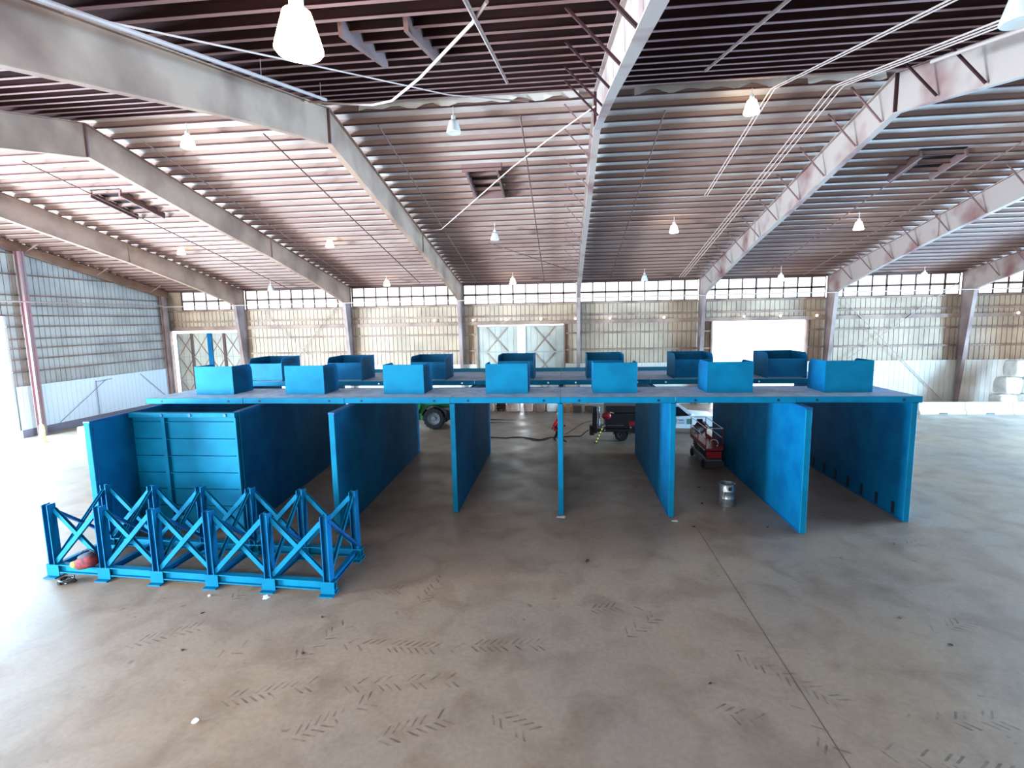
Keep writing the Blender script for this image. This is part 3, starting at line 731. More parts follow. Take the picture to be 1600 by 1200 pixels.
wheel(t, -9.03, 34.55, .77, .5, 'steel'); wheel(t, -9.03, 36.6, .77, .5); wheel(t, -12.6, 34.55, .77, .5, 'steel'); wheel(t, -12.6, 36.6, .77, .5)
MB().prism([(-13.7, .7), (-13.5, .55), (-8.0, .55), (-7.7, .75), (-7.7, 1.1), (-8.3, 1.25), (-13.5, 1.45)], 35.0, 36.15, 'xz').build('chassis', 'black', t, bevel=.03)
MB().prism([(-13.6, 1.2), (-10.2, 1.1), (-9.95, 1.5), (-10.1, 1.85), (-11.0, 1.95), (-13.3, 1.8)], 34.45, 35.05, 'xz').build('engine_cover', 'green', t, bevel=.05)
fd = MB()
for i in range(7):
    a0 = PI*(.02+i*.13); a1 = PI*(.02+(i+1)*.13); R_ = .9
    fd.bar((-9.03+R_*math.cos(a0), 34.55, .77+R_*math.sin(a0)), (-9.03+R_*math.cos(a1), 34.55, .77+R_*math.sin(a1)), .5, .05, (0,0,1))
fd.build('fender', 'black', t)
MB().prism([(-10.1, .62), (-9.9, .62), (-9.85, 1.2), (-9.5, 1.62), (-8.2, 1.75), (-7.9, 1.9), (-7.9, 2.1), (-10.1, 2.1)], 34.72, 35.2, 'xz').build('side_body', 'green', t, bevel=.03)
MB().prism([(-11.9, 1.5), (-10.4, 1.4), (-10.3, 2.05), (-10.7, 2.22), (-11.8, 2.22)], 36.1, 36.8, 'xz').build('cab', 'glass', t)
MB().bar((-13.6, 35.6, 1.9), (-7.6, 35.6, 1.55), .3, .36).build('boom', 'green', t, bevel=.02)
MB().bar((-7.7, 35.6, 1.6), (-6.9, 35.6, .9), .28, .3).build('boom_head', 'black', t)
cg = MB(); cg.box(-6.75, -6.65, 34.6, 36.2, .35, .45); cg.box(-6.75, -6.65, 34.6, 36.2, 1.05, 1.15)
for yy in (34.6, 35.35, 36.1): cg.box(-6.75, -6.65, yy, yy+.1, .35, 1.15)
cg.bar((-6.95, 35.6, .85), (-6.7, 35.6, .75), .5, .3); cg.build('carriage', 'black', t)
for yy in (34.9, 36.0):
    MB().prism([(-6.66, .36), (-3.45, .36), (-3.45, .375), (-5.6, .43), (-6.58, .44), (-6.58, 1.2), (-6.66, 1.2)], yy-.07, yy+.07, 'xz').build('fork', 'black', t)

# ------------------------------------------------------------------ bulk bags
def bulk_bag(x, y, w, h, m, label, d=None, grp='bulk bags along the back wall', z=0):
    t = thing('bulk_bag', label, 'bulk bag', (x, y, z), grp); d = d or w
    mb = MB(); n = 28; rings = [(0, .78), (.03, .93), (.15, 1.0), (.5, 1.03), (.8, 1.0), (.94, .92), (1.0, .7), (1.0, .0001)]
    o = []
    ph = random.random()*6
    for zz, k in rings:
        for j in range(n):
            a = 2*PI*j/n; c, s_ = math.cos(a), math.sin(a); e = .45
            px = math.copysign(abs(c)**e, c); py = math.copysign(abs(s_)**e, s_)
            q = k*(1+.025*math.sin(3*a+ph+zz*4)); o.append((x+px*w/2*q, y+py*d/2*q, z+zz*h+(.02*math.sin(2*a+ph) if 0 < zz < 1 else 0)))
    fs = [[i*n+j, i*n+(j+1)%n, (i+1)*n+(j+1)%n, (i+1)*n+j] for i in range(len(rings)-1) for j in range(n)]+[[j for j in range(n)][::-1]]
    mb.add(o, fs); mb.build('sack', m, t, True)
    lp = MB()
    for sx in (-1, 1):
        for sy in (-1, 1):
            cx, cy = x+sx*w*.36, y+sy*d*.36
            lp.tube([(cx-.08, cy, z+h*.93), (cx-.05, cy, z+h*1.06), (cx+.05, cy, z+h*1.06), (cx+.08, cy, z+h*.93)], .015, 5)
    lp.build('lifting_loops', m, t, True); return t
bulk_bag(-6.22, 41.75, 1.0, .95, 'bag_brown', 'brown bulk bag half hidden at the right edge of a blue divider')
bulk_bag(-4.18, 41.75, 1.1, .95, 'bag_tan', 'tan bulk bag left of the bright gap between the doors')
bulk_bag(-2.9, 41.75, .84, .95, 'bag_tan', 'tan bulk bag right of the bright gap between the doors')
bulk_bag(-1.95, 41.75, .92, .95, 'bag_brown', 'brown bulk bag between the tan bag and the whitish bag')
bulk_bag(-.95, 41.75, .95, .95, 'bag_white', 'whitish bulk bag beside the edge-on divider')
rb = [(33.3, 42.2, 0, 'white bulk bag at the far right wall, bottom left of the stack'), (34.85, 42.2, 0, 'white bulk bag at the far right wall, bottom right of the stack'),
      (33.55, 42.2, 1.3, 'white bulk bag at the far right wall, middle of the left stack'), (35.15, 42.2, 1.3, 'white bulk bag at the far right wall, middle of the right stack'),
      (34.15, 42.2, 2.6, 'white bulk bag at the far right wall, topmost on the left'), (35.75, 42.2, 2.6, 'white bulk bag at the far right wall, topmost on the right')]
for x, y, z, lab in rb: bulk_bag(x, y, 1.3, 1.2, 'bag_white', lab, grp='white bulk bags stacked at the right', z=z)

# timber frame and boards at the wall
t = thing('timber_frame', 'orange-brown timber frame standing by the back wall', 'timber frame', (.2, 41.2, 0))
MB().box(.0, .16, 41.1, 41.24, 0, .95).build('post', 'orange', t); MB().box(.5, .64, 41.6, 41.74, 0, .95).build('post', 'orange', t); MB().box(1.9, 2.04, 41.9, 42.04, 0, .95).build('post', 'orange', t)
MB().bar((.08, 41.17, .88), (.57, 41.67, .88), .12, .1).build('crosspiece', 'orange', t); MB().bar((.57, 41.67, .88), (1.97, 41.97, .88), .12, .1).build('crosspiece', 'orange', t)
for x, w, m, lab in ((1.05, .72, 'wood_d', 'low dark wooden crate beside the orange timber frame'), (2.05, .85, 'wood_d', 'low dark wooden crate next to the black trailer')):
    t = thing('wooden_crate', lab, 'crate', (x, 41.0, 0), 'dark crates by the back wall')
    MB().box(x-w/2+.03, x+w/2-.03, 40.75, 41.3, .1, .5).build('box', m, t)
    for zz in (.13, .28, .43): MB().box(x-w/2, x+w/2, 40.70, 40.75, zz-.05, zz+.05).build('slat', 'wood_d', t)
    for xx in (x-w/2+.06, x+w/2-.06): MB().box(xx-.05, xx+.05, 40.72, 41.3, 0, .1).build('runner', 'wood', t)

t = thing('wooden_crate', 'brown slatted crate between the first two bulk bags', 'crate', (-5.25, 42, 0), 'dark crates by the back wall')
MB().box(-5.6, -4.9, 41.8, 42.4, .1, .75).build('box', 'wood', t)
for zz in (.2, .42, .64): MB().box(-5.64, -4.86, 41.75, 41.8, zz-.07, zz+.07).build('slat', 'wood_d', t)
for xx in (-5.5, -5.0): MB().box(xx-.05, xx+.05, 41.75, 42.4, 0, .1).build('runner', 'wood_d', t)

# ------------------------------------------------------------------ black trailer machine
t = thing('equipment_trailer', 'black towed equipment trailer with a red tank and a striped prop leg', 'trailer', (3.2, 31.6, 0))
MB().box(1.75, 5.4, 31.0, 32.6, .62, .8).build('bed', 'black', t, bevel=.02)
MB().box(2.5, 5.3, 31.05, 32.55, .8, 1.75).build('cabinet', 'black', t, bevel=.04)
MB().box(2.5, 5.3, 31.1, 32.5, 1.75, 2.2).build('hood', mat('trailer_hood', (34, 30, 38), .5), t, bevel=.06)
MB().box(1.72, 2.0, 31.1, 31.5, .5, 2.15).build('mast', 'black', t, bevel=.02)
MB().box(1.55, 1.85, 31.2, 31.7, .35, .95).build('hitch_block', 'black', t, bevel=.05)
MB().tube([(2.1, 31.02, .95), (2.1, 31.02, 2.2)], .05, 10).build('exhaust_pipe', 'galv', t, True)
mb = MB(); mb.ball((2.55, 31.0, 1.62), .24, 14, 10, (1.2, .6, .9), .9); tk = mb.build('tank', 'red', t, True)
MB().bar((2.75, 30.88, 1.86), (2.98, 30.88, 1.8), .05, .04).build('tank_strap', 'yellow_pale', tk)
wheel(t, 3.47, 31.2, .42, .26, 'rim_d', 0); wheel(t, 3.47, 32.5, .42, .26, 'rim_d', 0)
fd = MB()
for i in range(6):
    a0 = PI*i/6; a1 = PI*(i+1)/6; fd.bar((3.47+.5*math.cos(a0), 31.18, .42+.5*math.sin(a0)), (3.47+.5*math.cos(a1), 31.18, .42+.5*math.sin(a1)), .3, .03, (0,0,1))
fd.build('mudguard', 'black', t)
lg = MB().bar((1.9, 30.72, .03), (2.33, 30.95, .98), .07, .07).build('prop_leg', 'yellow', t)
for k in range(5):
    u = .12+k*.19; a = Vector((1.9, 30.72, .03)).lerp(Vector((2.33, 30.95, .98)), u); b = Vector((1.9, 30.72, .03)).lerp(Vector((2.33, 30.95, .98)), u+.08)
    MB().bar(a, b, .076, .076).build('black_band', 'black', lg)
MB().box(1.8, 2.0, 30.62, 30.82, 0, .04).build('prop_foot', 'steel_d', t)
for (x, z) in ((2.45, 1.0), (2.45, .72), (4.0, .9)): MB().lathe([(0, -.03), (.06, -.03), (.06, .04)], (x, 31.0, z), 10, 'y').build('lamp_lens', 'rim', t)
MB().box(3.9, 4.5, 31.02, 31.06, 1.0, 1.25).build('red_panel', 'red', t)
MB().box(2.6, 3.6, 31.01, 31.05, 1.0, 1.03).build('trim_strip', 'steel', t)

# hoses on the floor
def hose(pts, label, r=.03):
    # smooth through the points
    out = []
    P = [Vector(p) for p in pts]
    for i in range(len(P)-1):
        p0, p1, p2, p3 = P[max(i-1,0)], P[i], P[i+1], P[min(i+2,len(P)-1)]
        for k in range(6):
            u = k/6; out.append(.5*((2*p1)+(-p0+p2)*u+(2*p0-5*p1+4*p2-p3)*u*u+(-p0+3*p1-3*p2+p3)*u**3))
    out.append(P[-1]); mb = MB(); mb.tube(out, r, 7); o = mb.build('air_hose', 'hose', None, True); tag(o, label, 'hose'); return o
z_ = .032
hose([(-6.6,31.9,z_),(-4.66,31.94,z_),(-3.73,31.82,z_),(-3.34,31.97,z_),(-2.6,32.0,z_),(-2.11,31.7,z_),(-1.5,31.4,z_),(-1.0,31.9,z_),(-.2,32.2,z_),(.4,32.35,z_),(1.0,32.4,z_),(1.2,32.1,.25),(1.48,31.6,.6)], 'black hose snaking along the floor to the black trailer')
hose([(-2.5,31.85,z_),(-2.2,31.6,z_),(-1.8,31.2,z_),(-1.3,31.3,z_),(-1.0,31.6,z_)], 'short loose loop of black hose on the floor left of the walking person', .026)
hose([(.0,32.9,z_),(.3,33.2,.1),(.8,32.8,.55),(1.2,32.3,.9),(1.66,31.75,1.15)], 'thin black hose rising from the floor to the side of the black trailer', .018)

# ------------------------------------------------------------------ person
def skin_obj(name, pts, edges, rad, m, parent, lvl=2, root=0):
    me = bpy.data.meshes.new(name); off = WLOC[parent.name]
    me.from_pydata([tuple(Vector(p)-off) for p in pts], edges, []); me.update()
    o = bpy.data.objects.new(name, me); COL.objects.link(o); o.parent = parent; WLOC[o.name] = off.copy()
    me.materials.append(M[m])
    s = o.modifiers.new('skin', 'SKIN'); s.use_smooth_shade = True
    lay = me.skin_vertices[0].data if me.skin_vertices else None
    if lay is None:
        me.skin_vertices.new() if hasattr(me.skin_vertices, 'new') else None
        lay = me.skin_vertices[0].data
    for i, r in enumerate(rad):
        lay[i].radius = (r, r) if not isinstance(r, tuple) else r
        lay[i].use_root = (i == root)
    ss = o.modifiers.new('sub', 'SUBSURF'); ss.levels = lvl; ss.render_levels = lvl
    return o
px, py = -.42, 30.9
t = thing('person', 'person in a red jacket and dark trousers walking right behind the edge-on divider', 'person', (px, py, 0))
def P(dx, dy, z): return (px+dx, py+dy, z)
pel = P(-.02,0,.93)
J = {'pel':pel,'sp':P(.01,0,1.12),'ch':P(.04,0,1.33),'nk':P(.06,0,1.5),'hd0':P(.08,0,1.58),'hd1':P(.10,0,1.68),'hd2':P(.095,0,1.76),
     'shn':P(.04,-.17,1.42),'eln':P(-.15,-.22,1.17),'wrn':P(-.27,-.2,.96),'shf':P(.04,.17,1.42),'elf':P(.14,.22,1.15),'wrf':P(.38,.18,1.02),
     'hin':P(-.02,-.09,.9),'knn':P(.20,-.10,.52),'ann':P(.38,-.10,.12),'ton':P(.57,-.10,.05),'hif':P(-.02,.09,.9),'knf':P(-.02,.10,.5),'anf':P(-.22,.10,.16),'tof':P(-.08,.10,.05)}
# swap so the trailing foot is at the left, leading foot at right
names = list(J); pts = [J[n] for n in names]; ix = {n:i for i, n in enumerate(names)}
edges = [('pel','sp'),('sp','ch'),('ch','nk'),('nk','hd0'),('hd0','hd1'),('hd1','hd2'),('ch','shn'),('shn','eln'),('eln','wrn'),('ch','shf'),('shf','elf'),('elf','wrf'),('pel','hin'),('hin','knn'),('knn','ann'),('ann','ton'),('pel','hif'),('hif','knf'),('knf','anf'),('anf','tof')]
E = [(ix[a], ix[b]) for a, b in edges]
R = {'pel':.12,'sp':.115,'ch':.125,'nk':.055,'hd0':.07,'hd1':.095,'hd2':.07,'shn':.062,'eln':.043,'wrn':.03,'shf':.062,'elf':.043,'wrf':.03,'hin':.085,'knn':.057,'ann':.04,'ton':.035,'hif':.085,'knf':.057,'anf':.04,'tof':.035}
rad = [R[n] for n in names]
def hand(w, d, up, side):
    w = Vector(w); d = Vector(d).normalized(); up = Vector(up); n = d.cross(up).normalized()
    i0 = ix_next = len(pts)
    pm = w+d*.06; pts.append(tuple(pm)); rad.append(.03); E.append((ix['wrn'] if side == 'n' else ix['wrf'], len(pts)-1)); k0 = len(pts)-1
    for q, ln in ((-.028, .062), (-.01, .078), (.01, .072), (.028, .055)):
        a = pm+n*q+d*.03; b = a+d*ln*.5; c = b+(d*.6-up*.0+Vector((0,0,-.5))).normalized()*ln*.5
        for p, r in ((a, .010), (b, .009), (c, .008)):
            pts.append(tuple(p)); rad.append(r)
        m = len(pts); E.extend([(k0, m-3), (m-3, m-2), (m-2, m-1)])
    a = w+d*.035+up*.03; b = a+d*.03+up*.022
    for p, r in ((a, .012), (b, .010)): pts.append(tuple(p)); rad.append(r)
    m = len(pts); E.extend([(k0, m-2), (m-2, m-1)])
hand(J['wrn'], (-.4, 0, -.8), (0, .8, .1), 'n'); hand(J['wrf'], (.8, 0, -.35), (0, -.8, .1), 'f')
skin_obj('body', pts, E, rad, 'skin', t, 1)
def sub(nm, chain, rd, m, root=0):
    p = []; e = []; r = []; idx = {}
    for path in chain:
        for a in path:
            if a not in idx: idx[a] = len(p); p.append(J[a] if isinstance(a, str) else a); r.append(rd[a])
        for a, b in zip(path[:-1], path[1:]): e.append((idx[a], idx[b]))
    return skin_obj(nm, p, e, r, m, t, 2)
jl = P(-.03,0,.84)
J['hem'] = jl
sub('jacket', [('pel','sp','ch','nk'),('pel','hem'),('ch','shn','eln','wrn'),('ch','shf','elf','wrf')], {'pel':.2,'sp':.195,'ch':.205,'nk':.09,'hem':.195,'shn':.115,'eln':.088,'wrn':.068,'shf':.115,'elf':.088,'wrf':.068}, 'jacket')
sub('trousers', [('pel','hin','knn','ann'),('pel','hif','knf','anf')], {'pel':.15,'hin':.13,'knn':.1,'ann':.08,'hif':.13,'knf':.1,'anf':.08}, 'trousers')
for a, b in (('ann', 'ton'), ('anf', 'tof')):
    J[a+'h'] = tuple(Vector(J[a])+Vector((0,0,.08))); sub('boot', [(a+'h', a, b)], {a+'h':.062, a:.062, b:.05}, 'boot')
hc = Vector(J['hd2'])+Vector((.0,0,-.005))
mb = MB(); mb.lathe([(.165, -.012), (.165, 0), (.125, .005), (.118, .05), (.09, .1), (.045, .125), (.001, .13)], hc, 20); mb.box(hc.x+.1, hc.x+.2, hc.y-.07, hc.y+.07, hc.z-.012, hc.z-.002); mb.build('hard_hat', 'hat', t, True)
for sy in (-1, 1):
    MB().ball(tuple(Vector(J['hd1'])+Vector((.088, sy*.034, .01))), .012, 8, 6).build('eye', 'eye', t, True)
    MB().ball(tuple(Vector(J['hd1'])+Vector((-.005, sy*.095, -.01))), .03, 8, 6, (.6, .35, 1)).build('ear', 'skin', t, True)
MB().ball(tuple(Vector(J['hd1'])+Vector((.1, 0, -.022))), .022, 8, 6, (1, .7, 1.1)).build('nose', 'skin', t, True)
MB().box(J['hd1'][0]+.078, J['hd1'][0]+.095, py-.025, py+.025, J['hd1'][2]-.062, J['hd1'][2]-.052).build('mouth', 'bag_red', t)
for w, d in ((J['wrn'], (-.4, 0, -.8)), (J['wrf'], (.8, 0, -.35))):
    c = Vector(w)+Vector(d).normalized()*.05; MB().ball(c, .048, 10, 8, (1.1, .7, 1.1)).build('glove', 'glove', t, True)

# ------------------------------------------------------------------ scissor lift
t = thing('scissor_lift', 'red and grey scissor lift with white guard rails and a folded scissor stack', 'scissor lift', (7.3, 26.8, 0))
MB().box(6.92, 7.72, 25.4, 28.4, .14, .5).build('chassis', 'steel', t, bevel=.03)
MB().box(6.86, 7.78, 25.3, 25.42, .1, .42).build('bumper', 'steel_d', t, bevel=.02)
for xx in (6.86, 7.68):
    for yy in (25.75, 28.0): MB().lathe([(.001, 0), (.19, 0), (.2, .02), (.2, .1), (.19, .12), (.001, .12)], (xx-.02, yy, .2), 18, 'x').build('wheel', 'rubber', t, True)
for k in range(3):
    z0, z1 = .52+k*.13, .64+k*.13
    for xx in (7.02, 7.62):
        MB().bar((xx, 25.6, z0), (xx, 28.2, z1), .05, .07).build('scissor_arm', 'steel_d', t); MB().bar((xx+.055, 25.6, z1), (xx+.055, 28.2, z0), .05, .07).build('scissor_arm', 'steel_d', t)
MB().box(6.9, 7.74, 25.45, 28.5, .93, 1.02).build('platform', 'red', t, bevel=.01)
MB().box(6.95, 7.69, 25.4, 25.5, .55, .9).build('control_box', 'red', t, bevel=.02)
MB().box(6.9, 6.93, 25.45, 28.5, 1.02, 1.17).build('toe_board', 'red', t); MB().box(7.71, 7.74, 25.45, 28.5, 1.02, 1.17).build('toe_board', 'red', t)
for z in (2.04, 1.57):
    for xx in (6.93, 7.71): MB().tube([(xx, 25.47, z), (xx, 28.5, z)], .022, 8).build('guard_rail', 'white', t, True)
    for yy in (25.47, 28.48): MB().tube([(6.93, yy, z), (7.71, yy, z)], .02, 8).build('guard_rail', 'red' if z < 2 else 'white', t, True)
for xx in (6.93, 7.71):
    for yy in (25.47, 26.98, 28.48): MB().tube([(xx, yy, 1.02), (xx, yy, 2.04)], .02, 8).build('rail_post', 'red', t, True)
MB().box(7.2, 7.5, 28.3, 28.42, 1.55, 1.95).build('control_panel', 'steel_d', t, bevel=.02)
mb = MB(); pts_ = [(7.3+.2*math.cos(a*PI/8), 25.44, 1.3+.2*math.sin(a*PI/8)) for a in range(-2, 9)]; mb.tube(pts_, .02, 6); mb.build('hose_loop', 'white', t, True)
MB().bar((6.88, 25.5, .95), (6.88, 26.9, .95), .03, .05).build('edge_strip', 'white', t)

# steel drum
t = thing('steel_drum', 'open silver steel drum standing on the floor between two blue dividers', 'drum', (6.43, 20.47, 0))
MB().lathe([(.001, .02), (.285, .02), (.285, 0), (.295, .02), (.292, .3), (.305, .32), (.292, .34), (.292, .6), (.305, .62), (.292, .64), (.292, .88), (.31, .9), (.3, .915), (.275, .9), (.27, .06), (.001, .06)], (6.43, 20.47, 0), 32).build('shell', 'galv', t, True)
MB().box(6.4, 6.52, 20.165, 20.185, .68, .82).build('slot_plate', 'pocket', t)
MB().tube([(6.25, 20.21, .75), (6.23, 20.17, .6), (6.24, 20.17, .42), (6.25, 20.19, .35)], .015, 6).build('handle', 'galv', t)

# ------------------------------------------------------------------ pickup truck
t = thing('pickup_truck', 'white pickup truck with door signs parked behind the scissor lift', 'truck', (7.5, 34.1, 0))
prof = [(3.6, .42), (3.55, .6), (3.55, 1.12), (5.6, 1.15), (5.75, 1.9), (5.95, 1.98), (7.05, 1.98), (7.3, 1.9), (8.2, 1.28), (9.55, 1.17), (9.75, 1.0), (9.78, .5), (9.6, .36), (9.3, .36), (8.95, .8), (8.5, .82), (8.1, .36), (5.0, .36), (4.75, .8), (4.3, .82), (3.95, .42)]
MB().prism(prof, 33.25, 35.05, 'xz').build('body', 'white', t, bevel=.04)
MB().prism([(6.9, 1.18), (7.98, 1.2), (7.3, 1.78), (6.95, 1.82)], 33.22, 33.26, 'xz').build('side_window', 'glass', t)
MB().prism([(5.85, 1.18), (6.82, 1.18), (6.85, 1.82), (5.95, 1.82)], 33.22, 33.26, 'xz').build('side_window', 'glass', t)
mb = MB(); mb.add([(7.36, 33.4, 1.9), (7.36, 34.9, 1.9), (8.2, 34.95, 1.31), (8.2, 33.35, 1.31), (7.33, 33.4, 1.87), (7.33, 34.9, 1.87), (8.17, 34.95, 1.28), (8.17, 33.35, 1.28)], [(0,1,2,3),(7,6,5,4),(0,4,5,1),(1,5,6,2),(2,6,7,3),(3,7,4,0)]); mb.build('windshield', mat('windshield', (170, 190, 206), .1), t)
MB().bar((7.25, 33.27, 1.93), (8.22, 33.27, 1.29), .06, .09).build('windshield_pillar', 'white', t)
MB().box(7.95, 8.12, 33.02, 33.22, 1.2, 1.36).build('mirror', 'white', t, bevel=.02)
MB().box(7.2, 7.78, 33.225, 33.25, .68, 1.02).build('door_sign', mat('sign_pale', (206, 216, 224), .5), t)
MB().box(7.3, 7.62, 33.215, 33.225, .9, .95).build('sign_bar', 'decal_grey', t); MB().box(7.28, 7.68, 33.215, 33.225, .72, .75).build('sign_bar', 'decal_grey', t)
MB().box(7.82, 8.14, 33.225, 33.25, .66, 1.0).build('door_sign', 'decal_green', t)
MB().box(8.3, 9.7, 33.22, 33.26, .42, .5).build('side_trim', 'steel_d', t)
MB().box(9.76, 9.86, 33.4, 34.9, .42, .62).build('bumper', 'chrome', t, bevel=.02)
for xx in (4.5, 8.72):
    for yy in (33.42, 34.88): wheel(t, xx, yy, .38, .24, 'rim', 0)

# ------------------------------------------------------------------ barriers, bollard
for k in range(4):
    x0 = 26.3+k*3.2
    t = thing('concrete_barrier', 'low pale concrete barrier before the right of the back wall, %s from the left' % ordn[k], 'barrier', (x0+1.6, 40.7, 0), 'concrete barriers at the right')
    MB().prism([(40.3, 0), (41.0, 0), (41.0, .12), (40.82, .3), (40.76, .85), (40.54, .85), (40.48, .3), (40.3, .12)], x0+.02, x0+3.16, 'yz').build('block', 'concrete', t)
    MB().box(x0+1.3, x0+1.9, 40.29, 40.31, 0.01, .1).build('lifting_slot', 'steel_d', t)
t = thing('concrete_block', 'white block lying at the foot of the left end wall', 'block', (-33.6, 32.2, 0))
MB().box(-34.0, -33.1, 32.0, 32.8, 0, .58).build('body', 'white', t, bevel=.05); MB().box(-33.63, -33.55, 31.98, 32.01, 0, .2).build('notch', 'steel', t)
t = thing('bollard', 'faded yellow bollard at the edge of the bright left doorway', 'bollard', (-34.4, 30.0, 0))
MB().lathe([(.001, 0), (.15, 0), (.15, 1.05), (.12, 1.15), (.06, 1.2), (.001, 1.21)], (-34.4, 30.0, 0), 16).build('post', 'yellow_pale', t, True); MB().lathe([(.155, .7), (.155, .85)], (-34.4, 30.0, 0), 16).build('band', 'white', t)

# ------------------------------------------------------------------ scraps on the floor
def scrap(x, y, s, m, label, name='scrap_piece', h=.05):
    mb = MB(); n = 7; ph = random.random()*6; o = [(x+s*(.7+.3*math.sin(j*2.1+ph))*math.cos(2*PI*j/n), y+s*(.7+.3*math.sin(j*2.1+ph))*math.sin(2*PI*j/n), 0.0) for j in range(n)]
    tp = [(x+(p[0]-x)*.7, y+(p[1]-y)*.7, h*(.7+.3*math.sin(j+ph))) for j, p in enumerate(o)]
    mb.add(o+tp, [[j, (j+1)%n, n+(j+1)%n, n+j] for j in range(n)]+[[n+j for j in range(n)], [j for j in range(n)][::-1]])
    tag(mb.build(name, m), label, 'scrap', 'scraps on the floor')
scrap(-7.03, 8.23, .07, 'scrap', 'small crumpled white scrap alone on the floor at the bottom left', h=.07)
scrap(.7, 15.32, .13, 'scrap_d', 'flat dark leaf-like scrap on the open floor in front of the edge-on divider', h=.02)
scrap(-9.49, 11.72, .06, 'scrap_d', 'dark chip on the floor in front of the third foot of the braced frame', h=.02)
scrap(-8.9, 10.25, .06, 'scrap_d', 'dark chip beside the leftmost tyre tracks', h=.02)
scrap(-6.23, 11.78, .06, 'scrap_d', 'dark chip on the floor in front of the right end of the braced frame', h=.02)
scrap(-6.0, 10.35, .06, 'scrap_d', 'dark chip on the floor beside the tyre tracks left of centre', h=.02)
scrap(2.96, 10.04, .05, 'scrap_d', 'dark chip on the bare floor right of centre', h=.02)
scrap(8.27, 12.77, .06, 'scrap_d', 'dark chip on the right side of the floor, farther one', h=.02)
scrap(8.7, 11.74, .06, 'scrap_d', 'dark chip on the right side of the floor, closer one', h=.02)
scrap(-8.25, 12.6, .16, 'scrap', 'pale dust patch by the second foot from the right of the braced frame', 'dust_patch', h=.012)
scrap(-9.9, 12.55, .06, 'scrap', 'white chip at the fourth foot of the braced frame', h=.04)
scrap(-.14, 18.85, .22, 'scrap', 'white dust patch at the foot of the edge-on divider', 'dust_patch', h=.01)
scrap(4.05, 18.7, .14, 'scrap', 'white dust patch at the foot of the divider left of the drum', 'dust_patch', h=.01)
scrap(5.53, 20.6, .1, 'scrap_d', 'dark scrap on the floor left of the silver drum', h=.02)
scrap(5.9, 22.6, .09, 'scrap_d', 'dark scrap on the floor behind the silver drum', h=.02)
scrap(7.2, 18.3, .07, 'scrap_d', 'dark scrap on the floor in front of the silver drum', h=.02)
scrap(4.6, 18.2, .08, 'scrap_d', 'dark scrap before the divider left of the drum', h=.02)

# ------------------------------------------------------------------ light
w = bpy.data.worlds.new('World'); sc.world = w; w.use_nodes = True; nt = w.node_tree
bg = nt.nodes['Background']; bg.inputs['Strength'].default_value = 3.2
tc = nt.nodes.new('ShaderNodeTexCoord'); sx = nt.nodes.new('ShaderNodeSeparateXYZ'); rp_ = nt.nodes.new('ShaderNodeValToRGB')
nt.links.new(tc.outputs['Generated'], sx.inputs[0]); nt.links.new(sx.outputs['Z'], rp_.inputs[0]); nt.links.new(rp_.outputs[0], bg.inputs['Color'])
e = rp_.color_ramp.elements; e[0].position = 0; e[0].color = (.98, .97, .95, 1); e[1].position = .6; e[1].color = (.62, .78, 1, 1)
def portal(loc, rot, sx_, sy_):
    l = bpy.data.lights.new('portal', 'AREA'); l.shape = 'RECTANGLE'; l.size = sx_; l.size_y = sy_; l.cycles.is_portal = True
    o = bpy.data.objects.new('portal', l); COL.objects.link(o); o.location = loc; o.rotation_euler = rot
portal((XL-.15, 14, 4.2), (0, -PI/2, 0), 8.4, 34)
portal((XR+.15, 28.5, 4.3), (0, PI/2, 0), 8.6, 25)
portal((4, YB+.2, 9.76), (-PI/2, 0, 0), 83, 1.8)
portal((16.4, YB+.2, 3.55), (-PI/2, 0, 0), 7.6, 7.1)
portal((4, YF-.2, 8.6), (PI/2, 0, 0), 83, 1.4)
portal((-23, YF-.2, 3.5), (PI/2, 0, 0), 26, 7)
portal((32, YF-.2, 3.5), (PI/2, 0, 0), 12, 7)

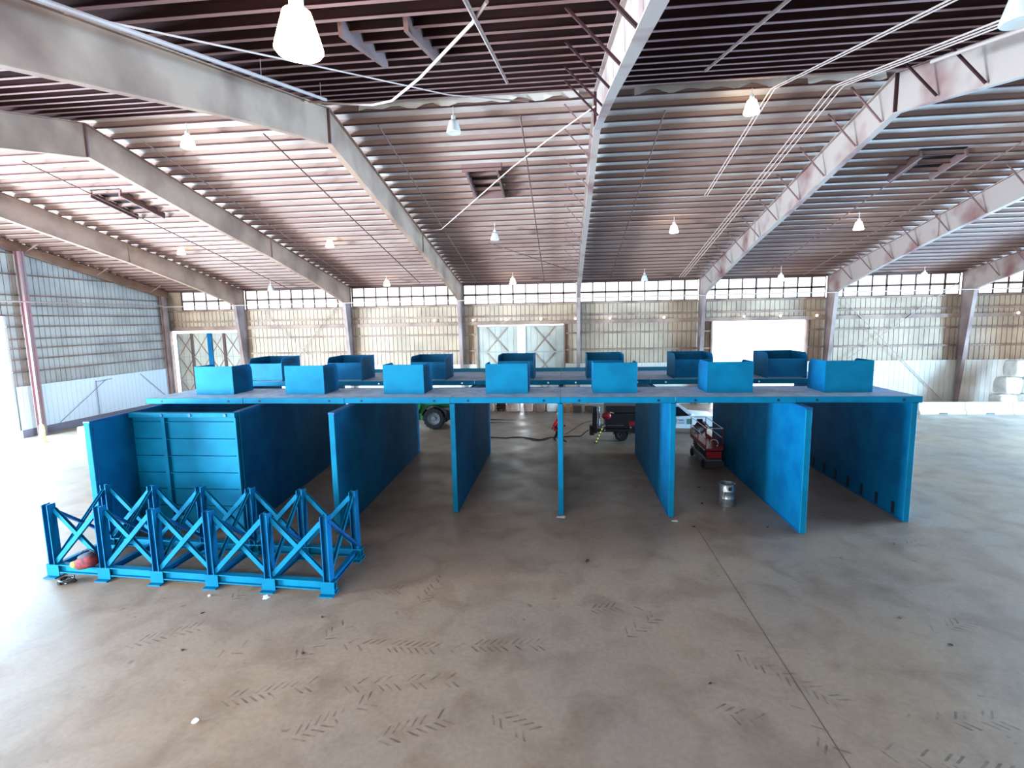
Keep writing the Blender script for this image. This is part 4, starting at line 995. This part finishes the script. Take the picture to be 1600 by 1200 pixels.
def day(loc, rot, sx_, sy_, p, c):
    l = bpy.data.lights.new('daylight_fill', 'AREA'); l.shape = 'RECTANGLE'; l.size = sx_; l.size_y = sy_; l.energy = p; l.color = c
    o = bpy.data.objects.new('daylight_fill', l); COL.objects.link(o); o.location = loc; o.rotation_euler = rot
day((XL-1.5, 14, 4.2), (0, -PI/2+.4, 0), 8.4, 34, 20000, (.44, .74, 1))
day((XL-.8, 1.0, 3.9), (0, -PI/2, .5), 7, 7, 17000, (.74, .90, 1))
day((XR+1.5, 26, 4.3), (0, PI/2-.12, .55), 8.6, 20, 40000, (.36, .68, 1))  # blue lamp added to brighten the right side, standing in for pale haze
day((-20, YF-1.2, 3.6), (PI/2, 0, 0), 20, 7, 1500, (.9, .95, 1))
day((-17, YF-.9, 8.6), (PI/2, 0, 0), 38, 1.4, 3200, (.94, .97, 1))

# ------------------------------------------------------------------ camera
f_, pi_, ya, ro = 800.47, .124682, -.102052, -.0181716
F = Vector((math.sin(ya)*math.cos(pi_), math.cos(ya)*math.cos(pi_), -math.sin(pi_)))
Rv = Vector((math.cos(ya), -math.sin(ya), 0)); U = Rv.cross(F)
R2 = math.cos(ro)*Rv+math.sin(ro)*U; U2 = -math.sin(ro)*Rv+math.cos(ro)*U
cam = bpy.data.cameras.new('camera'); cam.sensor_width = 36; cam.lens = 36*f_/1600; cam.clip_end = 500
co = bpy.data.objects.new('camera', cam); COL.objects.link(co)
co.matrix_world = Matrix(((R2.x, U2.x, -F.x, 0), (R2.y, U2.y, -F.y, 0), (R2.z, U2.z, -F.z, 7.5), (0, 0, 0, 1)))
sc.camera = co
sc.cycles.use_denoising = True
sc.cycles.max_bounces = 8; sc.cycles.diffuse_bounces = 6; sc.cycles.glossy_bounces = 3; sc.cycles.transparent_max_bounces = 8
sc.view_settings.view_transform = 'Standard'; sc.view_settings.look = 'None'; sc.view_settings.exposure = 1.0
sc.view_settings.use_curve_mapping = True
cmap = sc.view_settings.curve_mapping
cv = cmap.curves[3]
cv.points.new(.03, .022); cv.points.new(.12, .104); cv.points.new(.35, .36)
cmap.update()
